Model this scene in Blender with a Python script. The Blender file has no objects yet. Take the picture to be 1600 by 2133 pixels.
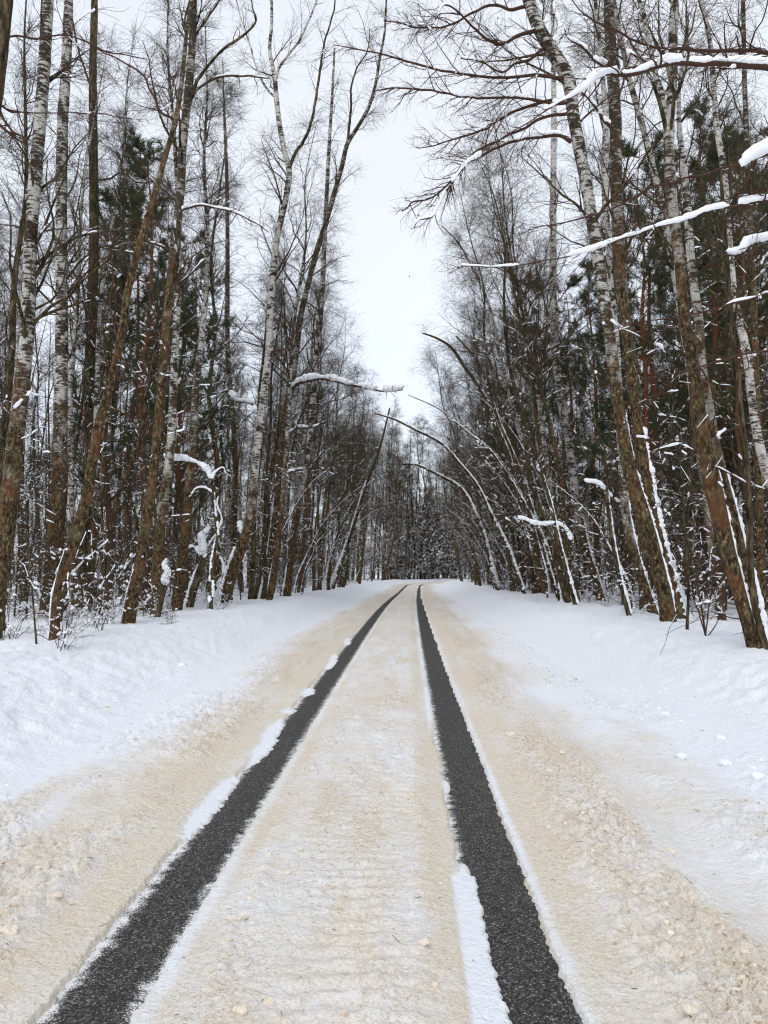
import bpy, math, random
import numpy as np
from mathutils import Matrix, Vector, Euler

scene = bpy.context.scene
C = scene.collection
rng = np.random.default_rng(7)
random.seed(7)
PI = math.pi

# ------------------------------------------------------------------ camera, sky, sun, exposure
CAM_H = 1.50
cam_data = bpy.data.cameras.new('camera')
cam = bpy.data.objects.new('camera', cam_data)
C.objects.link(cam)
cam.location = (0, 0, CAM_H)
cam.rotation_euler = (math.radians(90 + 4.40), 0, math.radians(1.67))
cam_data.sensor_fit = 'VERTICAL'
cam_data.sensor_height = 36
cam_data.lens = 26
cam_data.clip_start = 0.05
cam_data.clip_end = 1500
scene.camera = cam

SUN_EL, SUN_AZ = 48, 200
world = bpy.data.worlds.new('World')
scene.world = world
world.use_nodes = True
wn, wl = world.node_tree.nodes, world.node_tree.links
wn.clear()
w_out = wn.new('ShaderNodeOutputWorld')
sky = wn.new('ShaderNodeTexSky')
sky.sky_type = 'NISHITA'
sky.sun_disc = False
sky.sun_elevation = math.radians(SUN_EL)
sky.sun_rotation = math.radians(SUN_AZ)
bg1 = wn.new('ShaderNodeBackground'); bg1.inputs[1].default_value = 0.05
bg2 = wn.new('ShaderNodeBackground'); bg2.inputs[1].default_value = 0.90
add = wn.new('ShaderNodeAddShader')
wtc = wn.new('ShaderNodeTexCoord')
wno = wn.new('ShaderNodeTexNoise'); wno.inputs['Scale'].default_value = 1.6; wno.inputs['Detail'].default_value = 4
wra = wn.new('ShaderNodeValToRGB')
wra.color_ramp.elements[0].position = 0.3; wra.color_ramp.elements[0].color = (0.85, 0.895, 0.965, 1)
wra.color_ramp.elements[1].position = 0.75; wra.color_ramp.elements[1].color = (0.955, 0.97, 0.99, 1)
wl.new(wtc.outputs['Generated'], wno.inputs['Vector'])
wl.new(wno.outputs['Fac'], wra.inputs[0])
wl.new(sky.outputs[0], bg1.inputs[0]); wl.new(wra.outputs[0], bg2.inputs[0])
wl.new(bg1.outputs[0], add.inputs[0]); wl.new(bg2.outputs[0], add.inputs[1])
wl.new(add.outputs[0], w_out.inputs[0])

sun_d = bpy.data.lights.new('sun', 'SUN')
sun_d.energy = 1.15
sun_d.angle = math.radians(35)
sun_d.color = (1.0, 0.97, 0.93)
sun = bpy.data.objects.new('sun', sun_d)
C.objects.link(sun)
sun.rotation_euler = (math.radians(90 - SUN_EL), 0, math.radians(180 - SUN_AZ))

scene.view_settings.view_transform = 'Standard'
scene.view_settings.look = 'None'
scene.view_settings.exposure = 0.0
scene.view_settings.gamma = 1.0
scene.view_settings.use_curve_mapping = False
scene.cycles.max_bounces = 5
scene.cycles.diffuse_bounces = 3
scene.cycles.glossy_bounces = 2
scene.cycles.use_denoising = True
scene.cycles.pixel_filter_type = 'BLACKMAN_HARRIS'
scene.cycles.filter_width = 1.2

# ------------------------------------------------------------------ helpers: noise, rays, meshes
def _hash(ix, iy, seed):
    h = (ix.astype(np.int64) * 374761393 + iy.astype(np.int64) * 668265263 + seed * 1442695041) & 0xFFFFFFFF
    h = ((h ^ (h >> 13)) * 1274126177) & 0xFFFFFFFF
    h = (h ^ (h >> 16)) & 0xFFFF
    return h / 65535.0

def vnoise(x, y, seed=0):
    x = np.asarray(x, float); y = np.asarray(y, float)
    ix, iy = np.floor(x), np.floor(y)
    fx, fy = x - ix, y - iy
    fx = fx * fx * (3 - 2 * fx); fy = fy * fy * (3 - 2 * fy)
    a = _hash(ix, iy, seed); b = _hash(ix + 1, iy, seed)
    c = _hash(ix, iy + 1, seed); d = _hash(ix + 1, iy + 1, seed)
    return (a + (b - a) * fx) * (1 - fy) + (c + (d - c) * fx) * fy

def fbm(x, y, seed=0, octs=3):
    s, a, t = 0, 1.0, 0
    c, sn = math.cos(0.7), math.sin(0.7)
    for i in range(octs):
        s = s + a * vnoise(x, y, seed + i * 17); t += a
        x, y = (x * c - y * sn) * 2.03 + 5.2, (x * sn + y * c) * 2.03 + 1.7
        a *= 0.5
    return s / t

def lumps(x, y, seed, cell, dens=1.0):
    """height field 0..1 of irregular rounded crumbs, one candidate per cell"""
    X, Y = x / cell, y / cell
    ix, iy = np.floor(X), np.floor(Y)
    best = np.zeros_like(X)
    for dx in (-1, 0, 1):
        for dy in (-1, 0, 1):
            jx, jy = ix + dx, iy + dy
            on = _hash(jx, jy, seed + 3) < dens
            px = jx + 0.15 + 0.7 * _hash(jx, jy, seed); py = jy + 0.15 + 0.7 * _hash(jx, jy, seed + 1)
            r = 0.25 + 0.55 * _hash(jx, jy, seed + 2)
            el = 0.7 + 0.6 * _hash(jx, jy, seed + 5)
            d2 = ((X - px) * el) ** 2 + ((Y - py) / el) ** 2
            h = np.sqrt(np.clip(r * r - d2, 0, None)) * on
            best = np.maximum(best, h)
    return best

def ss(a, b, x):
    t = np.clip((x - a) / (b - a), 0, 1)
    return t * t * (3 - 2 * t)

def xc(y):
    """centre line offset of the road: straight, then a bend to the right"""
    y = np.asarray(y, float)
    s = 0.00018 * np.clip(y, 0, 80) ** 2 + 0.0288 * np.clip(y - 80, 0, None)
    t = np.clip(y - 82, 0, None)
    t1 = np.minimum(t, 32)
    t2 = np.clip(t1 - 14, 0, None)
    return s + t1 ** 2 / 70 + 0.03 * t2 ** 2 + (t - t1) * 2.0

def dip(y):
    """the road sinks gently away from the camera and levels out again"""
    y = np.asarray(y, float)
    a = np.clip((y - 22) / 40, 0, 1)
    return -0.30 * a * a * (3 - 2 * a)

FOCAL = 26 / 36 * 2133
RC = np.array(Euler(cam.rotation_euler).to_matrix())
def ray(px, py):
    d = np.array([(px - 800) / FOCAL, -(py - 1066.5) / FOCAL, -1.0])
    return RC @ d
def at(px, py, Y):
    d = ray(px, py)
    t = Y / d[1]
    return np.array([d[0] * t, Y, CAM_H + d[2] * t])

L_TRK = (-1.225, -0.905)
R_TRK = (0.25, 0.575)

def base_z(x, y):
    u = x - xc(y)
    z = ss(2.0, 3.9, u) * 0.46 + ss(2.6, 4.5, -u) * 0.38
    z = z - ss(4.6, 8, np.abs(u)) * 0.20 + dip(y)
    off = ss(4.2, 7, np.abs(u))
    z = z + off * (fbm(x / 5.0, y / 5.0, 3, 3) - 0.5) * 0.55 + ss(2.6, 4, np.abs(u)) * (fbm(x / 1.3, y / 1.3, 9, 2) - 0.5) * 0.16
    return z

def ground_hit(px, py):
    d = ray(px, py)
    ts = np.linspace(2, 140, 6000)
    X, Y, Z = d[0] * ts, d[1] * ts, CAM_H + d[2] * ts
    below = Z < base_z(X, Y)
    i = int(np.argmax(below)) if below.any() else len(ts) - 1
    return float(Y[i])

class Geo:
    def __init__(s): s.v, s.f, s.n = [], [], 0
    def add(s, v, f):
        if len(v) == 0: return
        s.v.append(np.asarray(v, float)); s.f.append(np.asarray(f, np.int64) + s.n); s.n += len(v)
    def mesh(s, name, mat, smooth=True, origin=None):
        me = bpy.data.meshes.new(name)
        if s.n:
            V = np.concatenate(s.v)
            if origin is not None: V = V - np.asarray(origin)
            me.vertices.add(len(V)); me.vertices.foreach_set('co', V.astype(np.float32).ravel())
            tot = []; idx = []
            for f in s.f:
                tot.append(np.full(len(f), f.shape[1])); idx.append(f.ravel())
            tot = np.concatenate(tot); idx = np.concatenate(idx)
            me.loops.add(len(idx)); me.loops.foreach_set('vertex_index', idx.astype(np.int32))
            me.polygons.add(len(tot))
            me.polygons.foreach_set('loop_start', np.concatenate([[0], np.cumsum(tot)[:-1]]).astype(np.int32))
            me.polygons.foreach_set('loop_total', tot.astype(np.int32))
            me.polygons.foreach_set('use_smooth', np.full(len(tot), smooth))
            me.update(calc_edges=True)
        me.materials.append(mat)
        return me

def link(name, data, parent=None, loc=None, kind=None, label=None):
    o = bpy.data.objects.new(name, data)
    C.objects.link(o)
    if parent is not None: o.parent = parent
    if loc is not None: o.location = loc
    if kind: o['kind'] = kind
    if label: o['label'] = label
    return o

def tag(o, label, cat, group=None):
    o['label'] = label; o['category'] = cat
    if group: o['group'] = group
    return o

def tubes(P, R, k, squash=None, jit=0.0, phase=0.0):
    """P (n,m,3) centre lines, R (n,m) radii -> verts, quads"""
    P = np.asarray(P, float); R = np.asarray(R, float)
    n, m, _ = P.shape
    T = np.empty_like(P)
    T[:, 1:-1] = P[:, 2:] - P[:, :-2]
    T[:, 0] = P[:, 1] - P[:, 0]; T[:, -1] = P[:, -1] - P[:, -2]
    T /= np.linalg.norm(T, axis=2, keepdims=True) + 1e-9
    D = np.abs(P[:, -1] - P[:, 0])
    ref = np.eye(3)[np.argmin(D, axis=1)][:, None, :]
    A = np.cross(T, np.broadcast_to(ref, T.shape)); A /= np.linalg.norm(A, axis=2, keepdims=True) + 1e-9
    B = np.cross(T, A)
    ang = np.arange(k) / k * 2 * PI + phase
    rr = R[:, :, None] * np.ones(k)
    if jit: rr = rr * (1 + jit * (rng.random(rr.shape) - 0.5) * 2)
    V = P[:, :, None, :] + rr[..., None] * (np.cos(ang)[:, None] * A[:, :, None, :] + np.sin(ang)[:, None] * B[:, :, None, :])
    idx = np.arange(n * m * k).reshape(n, m, k)
    a = idx[:, :-1, :]; b = np.roll(idx, -1, axis=2)[:, :-1, :]
    c = np.roll(idx, -1, axis=2)[:, 1:, :]; d = idx[:, 1:, :]
    F = np.stack([a, b, c, d], axis=-1).reshape(-1, 4)
    return V.reshape(-1, 3), F

def unit(v): return v / (np.linalg.norm(v, axis=-1, keepdims=True) + 1e-9)

def grow(S, D, L, r0, nseg, wig=0.25, trop=0.0, taper=0.25):
    n = len(S)
    P = np.empty((n, nseg + 1, 3)); P[:, 0] = S
    d = unit(np.asarray(D, float))
    st = (np.asarray(L) / nseg)[:, None]
    for i in range(nseg):
        d = unit(d + rng.normal(0, wig, (n, 3)) + np.array([0, 0, 1.0]) * trop)
        P[:, i + 1] = P[:, i] + d * st
    t = np.linspace(0, 1, nseg + 1)
    R = np.asarray(r0)[:, None] * (1 - t * (1 - taper))
    return P, R

def sprout(P, R, per, t0=0.15, t1=1.0, lo=40, hi=65, rf=0.55, up=0.0, flat=0.0):
    """pick `per` points on every tube; returns starts, dirs, t, parent index, radius"""
    n, m, _ = P.shape
    idx = np.repeat(np.arange(n), per)
    t = t0 + (t1 - t0) * rng.random(len(idx))
    f = t * (m - 1); i = np.minimum(f.astype(int), m - 2); w = (f - i)[:, None]
    S = P[idx, i] * (1 - w) + P[idx, i + 1] * w
    T = unit(P[idx, i + 1] - P[idx, i])
    rad = (R[idx, i] * (1 - w[:, 0]) + R[idx, i + 1] * w[:, 0])
    a = rng.normal(size=(len(idx), 3))
    if flat: a[:, 2] *= (1 - flat)
    a = unit(a - (a * T).sum(1, keepdims=True) * T)
    th = np.radians(rng.uniform(lo, hi, len(idx)))[:, None]
    D = unit(T * np.cos(th) + a * np.sin(th) + np.array([0, 0, up]))
    return S, D, t, idx, rad * rf

def snow_on(P, R, k=5, thick=0.03, cover=0.6, zmax=1e9, maxslope=0.8, seed=0, res=None):
    """lumpy snow lying on top of tubes: runs of several segments, broken by gaps"""
    n, m, _ = P.shape
    T = unit(P[:, 1:] - P[:, :-1]); sl = np.abs(T[..., 2])
    pos = np.arange(m - 1)[None, :] / (m - 1)
    st = rng.uniform(-0.3, 0.7, (n, 1)); ln = rng.uniform(0.15, 0.7, (n, 1))
    on = (rng.random((n, 1)) < min(1, cover * 1.5)) & (pos >= st) & (pos <= st + ln)
    keep = on & (sl < maxslope) & (P[:, :-1, 2] < zmax)
    ii, jj = np.nonzero(keep)
    if len(ii) == 0: return np.zeros((0, 3)), np.zeros((0, 4), int)
    A, B = P[ii, jj], P[ii, jj + 1]
    ra = R[ii, jj]
    a0 = rng.uniform(-0.05, 0.25, len(ii)); a1 = rng.uniform(0.75, 1.05, len(ii))
    ts = np.array([0, 0.07, 0.35, 0.65, 0.93, 1.0]); q = 6
    tt = a0[:, None] + (a1 - a0)[:, None] * ts
    Q = A[:, None] + (B - A)[:, None] * tt[..., None]
    prof = np.array([0.12, 0.8, 1.0, 1.0, 0.8, 0.12])
    th = thick * 0.72 * (0.35 + 1.3 * rng.random(len(ii)) ** 2)
    rr = th[:, None] * prof * rng.uniform(0.55, 1.35, (len(ii), q))
    Q[:, 1:-1] += rng.normal(0, 0.25, (len(ii), q - 2, 3)) * rr[:, 1:-1, None] * np.array([1, 1, 0.6])
    Q = Q + np.array([0, 0, 1.0]) * (ra[:, None] + rr * 0.45)[..., None]
    return tubes(Q, rr, k, jit=0.15)

def spline(pts, step):
    """smooth resample of an (n,4) array x,y,z,r by chord length"""
    pts = np.asarray(pts, float)
    if len(pts) < 3:
        L = np.linalg.norm(pts[-1, :3] - pts[0, :3]); k = max(3, int(L / step) + 1)
        t = np.linspace(0, 1, k)[:, None]
        return pts[0] * (1 - t) + pts[-1] * t
    s = np.concatenate([[0], np.cumsum(np.linalg.norm(np.diff(pts[:, :3], axis=0), axis=1))])
    m = np.gradient(pts, s, axis=0)
    q = np.linspace(0, s[-1], max(4, int(s[-1] / step) + 1))
    i = np.clip(np.searchsorted(s, q) - 1, 0, len(s) - 2)
    h = (s[i + 1] - s[i])[:, None]; t = ((q - s[i]) / h[:, 0])[:, None]
    out = (2 * t**3 - 3 * t**2 + 1) * pts[i] + (t**3 - 2 * t**2 + t) * h * m[i] + (-2 * t**3 + 3 * t**2) * pts[i + 1] + (t**3 - t**2) * h * m[i + 1]
    out[:, 3] = np.clip(out[:, 3], 0.002, None)
    return out

def wob1(n, step, seed):
    """smooth 1-d noise 0..1 along a path"""
    s = np.arange(n) * step
    return vnoise(s, np.full(n, seed * 7.31), seed)

# ------------------------------------------------------------------ materials
def nt(name):
    m = bpy.data.materials.new(name); m.use_nodes = True
    return m, m.node_tree.nodes, m.node_tree.links, m.node_tree.nodes['Principled BSDF']
def noise(N, L, vec, scale, detail=3, rough=0.55):
    n = N.new('ShaderNodeTexNoise'); n.inputs['Scale'].default_value = scale
    n.inputs['Detail'].default_value = detail; n.inputs['Roughness'].default_value = rough
    if vec: L.new(vec, n.inputs['Vector'])
    return n.outputs['Fac']
def ramp(N, L, src, stops):
    r = N.new('ShaderNodeValToRGB'); cr = r.color_ramp
    while len(cr.elements) < len(stops): cr.elements.new(0.5)
    for e, (p, c) in zip(cr.elements, stops):
        e.position = p; e.color = (*c, 1) if len(c) == 3 else c
    L.new(src, r.inputs[0]); return r.outputs[0]
def mapr(N, L, src, a, b, c=0, d=1):
    r = N.new('ShaderNodeMapRange'); r.clamp = True
    for i, v in zip((1, 2, 3, 4), (a, b, c, d)): r.inputs[i].default_value = v
    L.new(src, r.inputs[0]); return r.outputs[0]
def mix(N, L, fac, a, b):
    m = N.new('ShaderNodeMix'); m.data_type = 'RGBA'
    L.new(fac, m.inputs[0]) if not isinstance(fac, float) else setattr(m.inputs[0], 'default_value', fac)
    for s, v in ((6, a), (7, b)):
        if isinstance(v, tuple): m.inputs[s].default_value = (*v, 1)
        else: L.new(v, m.inputs[s])
    return m.outputs[2]
def math_(N, L, op, a, b=None):
    m = N.new('ShaderNodeMath'); m.operation = op
    for i, v in enumerate((a, b)):
        if v is None: continue
        if isinstance(v, (int, float)): m.inputs[i].default_value = v
        else: L.new(v, m.inputs[i])
    return m.outputs[0]
def bump(N, L, h, bs, strength, dist):
    b = N.new('ShaderNodeBump'); b.inputs['Strength'].default_value = strength; b.inputs['Distance'].default_value = dist
    L.new(h, b.inputs['Height']); L.new(b.outputs[0], bs.inputs['Normal'])
def objvec(N, L, scale):
    tc = N.new('ShaderNodeTexCoord'); oi = N.new('ShaderNodeObjectInfo')
    mp = N.new('ShaderNodeMapping'); mp.inputs['Scale'].default_value = scale
    ad = N.new('ShaderNodeVectorMath'); ad.operation = 'ADD'
    mu = N.new('ShaderNodeMath'); mu.operation = 'MULTIPLY'; mu.inputs[1].default_value = 37.0
    L.new(oi.outputs['Random'], mu.inputs[0])
    L.new(tc.outputs['Object'], mp.inputs['Vector']); L.new(mp.outputs[0], ad.inputs[0]); L.new(mu.outputs[0], ad.inputs[1])
    return ad.outputs[0], tc.outputs['Object'], oi.outputs['Random']

def birch_bark(name, z0, z1, white=(0.60, 0.575, 0.52), thr=0.485):
    m, N, L, bs = nt(name)
    v, oc, rnd = objvec(N, L, (5, 5, 22))
    v2, _, _ = objvec(N, L, (3.2, 3.2, 2.6))
    v3, _, _ = objvec(N, L, (26, 26, 13))
    sep = N.new('ShaderNodeSeparateXYZ'); L.new(oc, sep.inputs[0])
    bands = noise(N, L, v, 1.0, 5, 0.65)
    patch = noise(N, L, v2, 1.0, 4, 0.62)
    fine = noise(N, L, v3, 1.0, 4, 0.7)
    white_c = mix(N, L, mapr(N, L, fine, 0.35, 0.7), tuple(c * 0.62 for c in white), white)
    dark = ramp(N, L, fine, [(0.35, (0.010, 0.008, 0.006)), (0.65, (0.075, 0.054, 0.034))])
    bm = math_(N, L, 'ADD', math_(N, L, 'MULTIPLY', bands, 0.55), math_(N, L, 'MULTIPLY', patch, 0.45))
    upper = mix(N, L, mapr(N, L, bm, thr, thr + 0.05), dark, white_c)
    brown = ramp(N, L, noise(N, L, v3, 0.8, 5, 0.75), [(0.40, (0.010, 0.007, 0.004)), (0.50, (0.055, 0.037, 0.017)), (0.58, (0.145, 0.098, 0.045)), (0.66, (0.34, 0.27, 0.15))])
    rust = mix(N, L, mapr(N, L, noise(N, L, v2, 0.7, 3), 0.50, 0.66, 0, 0.6), brown, (0.15, 0.062, 0.026))
    lich = mix(N, L, mapr(N, L, noise(N, L, v2, 1.5, 4), 0.52, 0.66, 0, 0.4), rust, (0.15, 0.135, 0.065))
    zz = math_(N, L, 'ADD', sep.outputs[2], math_(N, L, 'MULTIPLY', math_(N, L, 'SUBTRACT', patch, 0.5), 9.0))
    zz = math_(N, L, 'SUBTRACT', zz, math_(N, L, 'MULTIPLY', rnd, 2.0))
    col = mix(N, L, mapr(N, L, zz, z0, z1), lich, upper)
    L.new(col, bs.inputs['Base Color'])
    bs.inputs['Roughness'].default_value = 0.85; bs.inputs['Specular IOR Level'].default_value = 0.2
    bump(N, L, math_(N, L, 'ADD', bands, fine), bs, 0.9, 0.03)
    return m

def plain_bark(name, stops, scale=(14, 14, 3), top=None, z0=5, z1=8):
    m, N, L, bs = nt(name)
    v, oc, rnd = objvec(N, L, scale)
    f = noise(N, L, v, 1.0, 5, 0.7)
    col = ramp(N, L, f, stops)
    if top:
        sep = N.new('ShaderNodeSeparateXYZ'); L.new(oc, sep.inputs[0])
        up = ramp(N, L, f, top)
        col = mix(N, L, mapr(N, L, sep.outputs[2], z0, z1), col, up)
    v2, _, _ = objvec(N, L, (2, 2, 1.2))
    col = mix(N, L, mapr(N, L, noise(N, L, v2, 1.0, 3), 0.55, 0.75, 0, 0.5), col, (0.11, 0.10, 0.045))
    L.new(col, bs.inputs['Base Color'])
    bs.inputs['Roughness'].default_value = 0.9; bs.inputs['Specular IOR Level'].default_value = 0.15
    bump(N, L, f, bs, 0.9, 0.03)
    return m

def flat(name, c1, c2, scale=3.0, rough=0.9):
    m, N, L, bs = nt(name)
    v, _, _ = objvec(N, L, (scale,) * 3)
    L.new(mix(N, L, noise(N, L, v, 1.0, 2), c1, c2), bs.inputs['Base Color'])
    bs.inputs['Roughness'].default_value = rough; bs.inputs['Specular IOR Level'].default_value = 0.15
    return m

M_BIRCH = birch_bark('birch_bark', 2.8, 5.6)
M_BIRCH_DARK = birch_bark('birch_bark_dark', 6.5, 10, (0.42, 0.40, 0.34), 0.51)
M_BIRCH_PALE = birch_bark('birch_bark_pale', 1.2, 3.5, (0.66, 0.63, 0.57), 0.455)
M_DARK = plain_bark('grey_brown_bark', [(0.38, (0.010, 0.008, 0.005)), (0.52, (0.062, 0.046, 0.024)), (0.66, (0.19, 0.15, 0.085))])
M_PINE = plain_bark('pine_bark', [(0.35, (0.03, 0.02, 0.014)), (0.65, (0.13, 0.075, 0.045))],
                    (10, 10, 4), [(0.35, (0.10, 0.035, 0.018)), (0.7, (0.27, 0.11, 0.055))], 4, 7)
M_TWIG = flat('twig_bark', (0.030, 0.022, 0.015), (0.110, 0.080, 0.050))
M_TWIG_RED = flat('red_twig_bark', (0.040, 0.022, 0.016), (0.095, 0.050, 0.034))
M_NEEDLE = flat('pine_needles', (0.022, 0.038, 0.018), (0.075, 0.100, 0.042), 1.5)
M_LEAF = flat('dead_leaf', (0.16, 0.055, 0.03), (0.22, 0.09, 0.04))

def snow_mat(name, sc=30, strength=0.35, dist=0.01):
    m, N, L, bs = nt(name)
    tc = N.new('ShaderNodeTexCoord')
    f = noise(N, L, tc.outputs['Object'], sc, 4, 0.6)
    L.new(mix(N, L, f, (0.86, 0.88, 0.915), (0.935, 0.945, 0.96)), bs.inputs['Base Color'])
    bs.inputs['Roughness'].default_value = 0.75; bs.inputs['Specular IOR Level'].default_value = 0.25
    bump(N, L, f, bs, strength, dist)
    return m
M_SNOW = snow_mat('snow')

def ground_mat():
    m, N, L, bs = nt('snow_ground')
    at_ = N.new('ShaderNodeAttribute'); at_.attribute_name = 'tan'
    gr = N.new('ShaderNodeAttribute'); gr.attribute_name = 'grit_shade'
    tc = N.new('ShaderNodeTexCoord')
    o = tc.outputs['Object']
    n1 = noise(N, L, o, 9, 5, 0.7); n2 = noise(N, L, o, 70, 4, 0.7); n3 = noise(N, L, o, 2.2, 3, 0.6)
    white = mix(N, L, n2, (0.85, 0.875, 0.92), (0.93, 0.94, 0.96))
    tan = mix(N, L, mapr(N, L, n2, 0.3, 0.7), (0.64, 0.54, 0.405), (0.885, 0.82, 0.715))
    brown = mix(N, L, mapr(N, L, n2, 0.3, 0.7), (0.30, 0.20, 0.11), (0.66, 0.50, 0.33))
    t = math_(N, L, 'ADD', at_.outputs['Fac'], math_(N, L, 'MULTIPLY', math_(N, L, 'SUBTRACT', n1, 0.5), 1.2))
    t = math_(N, L, 'ADD', t, math_(N, L, 'MULTIPLY', math_(N, L, 'SUBTRACT', n3, 0.5), 0.6))
    t = mapr(N, L, t, 0.05, 0.95, 0, 1)
    t = math_(N, L, 'MULTIPLY', t, mapr(N, L, at_.outputs['Fac'], 0.0, 0.25))
    c = mix(N, L, t, white, tan)
    g = math_(N, L, 'MULTIPLY', math_(N, L, 'ADD', gr.outputs['Fac'], math_(N, L, 'MULTIPLY', at_.outputs['Fac'], 0.30)), mapr(N, L, noise(N, L, o, 38, 5, 0.8), 0.52, 0.62, 0, 0.95))  # brown specks: sand grit plus crevice shade painted into the colour
    c = mix(N, L, g, c, brown)
    L.new(c, bs.inputs['Base Color'])
    bs.inputs['Roughness'].default_value = 0.8; bs.inputs['Specular IOR Level'].default_value = 0.2
    h = math_(N, L, 'ADD', math_(N, L, 'MULTIPLY', n2, 0.5), math_(N, L, 'MULTIPLY', noise(N, L, o, 24, 4, 0.65), 1.0))
    bump(N, L, h, bs, 1.0, 0.028)
    return m

def asphalt_mat():
    m, N, L, bs = nt('asphalt')
    e = N.new('ShaderNodeAttribute'); e.attribute_name = 'edge'
    tc = N.new('ShaderNodeTexCoord'); o = tc.outputs['Object']
    vo = N.new('ShaderNodeTexVoronoi'); vo.inputs['Scale'].default_value = 125; L.new(o, vo.inputs['Vector'])
    sp = N.new('ShaderNodeSeparateColor'); L.new(vo.outputs['Color'], sp.inputs[0])
    st = ramp(N, L, sp.outputs[0], [(0.0, (0.034, 0.032, 0.030)), (0.5, (0.070, 0.067, 0.063)), (0.75, (0.12, 0.113, 0.104)), (0.93, (0.20, 0.185, 0.165)), (1.0, (0.36, 0.34, 0.31))])
    gap = mix(N, L, mapr(N, L, vo.outputs['Distance'], 0.35, 0.75), st, (0.020, 0.019, 0.018))
    nf = noise(N, L, o, 150, 3, 0.8); nb = noise(N, L, o, 14, 4, 0.7); nw = noise(N, L, o, 3, 3, 0.6)
    s = math_(N, L, 'ADD', math_(N, L, 'MULTIPLY', nf, 0.6), math_(N, L, 'MULTIPLY', nb, 0.4))
    th = mapr(N, L, e.outputs['Fac'], 0.0, 0.085, 0.44, 0.63)
    th = math_(N, L, 'ADD', th, math_(N, L, 'MULTIPLY', math_(N, L, 'SUBTRACT', nw, 0.5), 0.10))
    d = math_(N, L, 'SUBTRACT', s, th)
    col = mix(N, L, mapr(N, L, d, 0.0, 0.03), gap, (0.82, 0.82, 0.81))
    L.new(col, bs.inputs['Base Color'])
    bs.inputs['Roughness'].default_value = 0.8; bs.inputs['Specular IOR Level'].default_value = 0.25
    bump(N, L, math_(N, L, 'ADD', vo.outputs['Distance'], nf), bs, 0.7, 0.006)
    return m

# ------------------------------------------------------------------ ground sheet (snow) and asphalt under it
def trk(u, y, lo, hi, seed):
    """signed: >0 inside the bare wheel track"""
    j = (fbm(y / 0.55, y * 0 + seed, seed, 3) - 0.5) * 0.07
    f = (fbm(u / 0.035, y / 0.035, seed + 5, 2) - 0.5) * 0.035
    a = u - (lo + j + f)
    b = (hi + (fbm(y / 0.8, y * 0 + 3 + seed, seed + 2, 3) - 0.5) * 0.03 + f * 1.0) - u
    return a, b

def white_strip(u, y):
    """clean snow strips left along the tracks"""
    spike = (fbm(u / 0.09, y / 0.018, 141, 2) - 0.5) * 0.07 + (vnoise(y / 0.035, y * 0, 142) - 0.5) * 0.025
    l = 0 * y
    for y0, y1, wd in ((4.12, 5.43, 0.0), (5.62, 7.45, 0.01), (7.7, 8.0, -0.02), (8.8, 9.4, 0.0), (11.1, 13.0, 0.0), (14.5, 16.0, -0.01)):
        ln = (y1 - y0) * 0.35
        l = np.maximum(l, np.clip(ss(y0 - 0.06, y0 + ln, y + spike) * ss(y1 + 0.04, y1 - ln * 0.6, y + spike), 0, 1) ** 0.6)
    e1 = L_TRK[0] + 0.03 + 0.03 * np.sin(y * 2.3)
    w = 0.01 + 0.07 * l + 0.05 * (fbm(y / 0.25, y * 0 + 4, 147, 3) - 0.5)
    m1 = ss(0.0, 0.35, l) * ss(-w - 0.045, -w + 0.02, (u - e1) + spike * 0.4) * ss(0.03, 0.01, u - e1 - 0.02 * l + spike * 0.9 + 0.05 * (1 - l))
    near = ss(3.80, 3.66, y + spike)
    m2 = near * ss(R_TRK[0] - 0.055, R_TRK[0] - 0.02, u) * ss(R_TRK[0] + 0.095, R_TRK[0] + 0.07, u + spike * 0.4 + 0.02 * (vnoise(y / 0.5, y * 0, 43) - 0.5))
    far = ss(6.5, 7.5, y) * (0.3 + 0.7 * vnoise(y / 0.7, y * 0, 44))
    m3 = far * ss(R_TRK[0] - 0.07, R_TRK[0] - 0.04, u) * ss(R_TRK[0] + 0.03, R_TRK[0], u)
    m4 = ss(R_TRK[1] - 0.01, R_TRK[1] + 0.005, u) * ss(R_TRK[1] + 0.07, R_TRK[1] + 0.02, u) * (0.5 + 0.5 * vnoise(y / 0.6, y * 0, 45))
    m5 = ss(L_TRK[1] - 0.01, L_TRK[1] + 0.01, u) * ss(L_TRK[1] + 0.09, L_TRK[1] + 0.03, u) * (0.35 + 0.65 * vnoise(y / 0.6, y * 0, 46))
    b1 = np.exp(-(((u - (R_TRK[0] + 0.03)) / 0.035) ** 2 + ((y - 3.80) / 0.12) ** 2))
    b2 = np.exp(-(((u - (R_TRK[0] + 0.02)) / 0.03) ** 2 + ((y - 5.25) / 0.16) ** 2))
    return m1, m2, m3, m4, m5, np.maximum(b1, b2)

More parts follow.
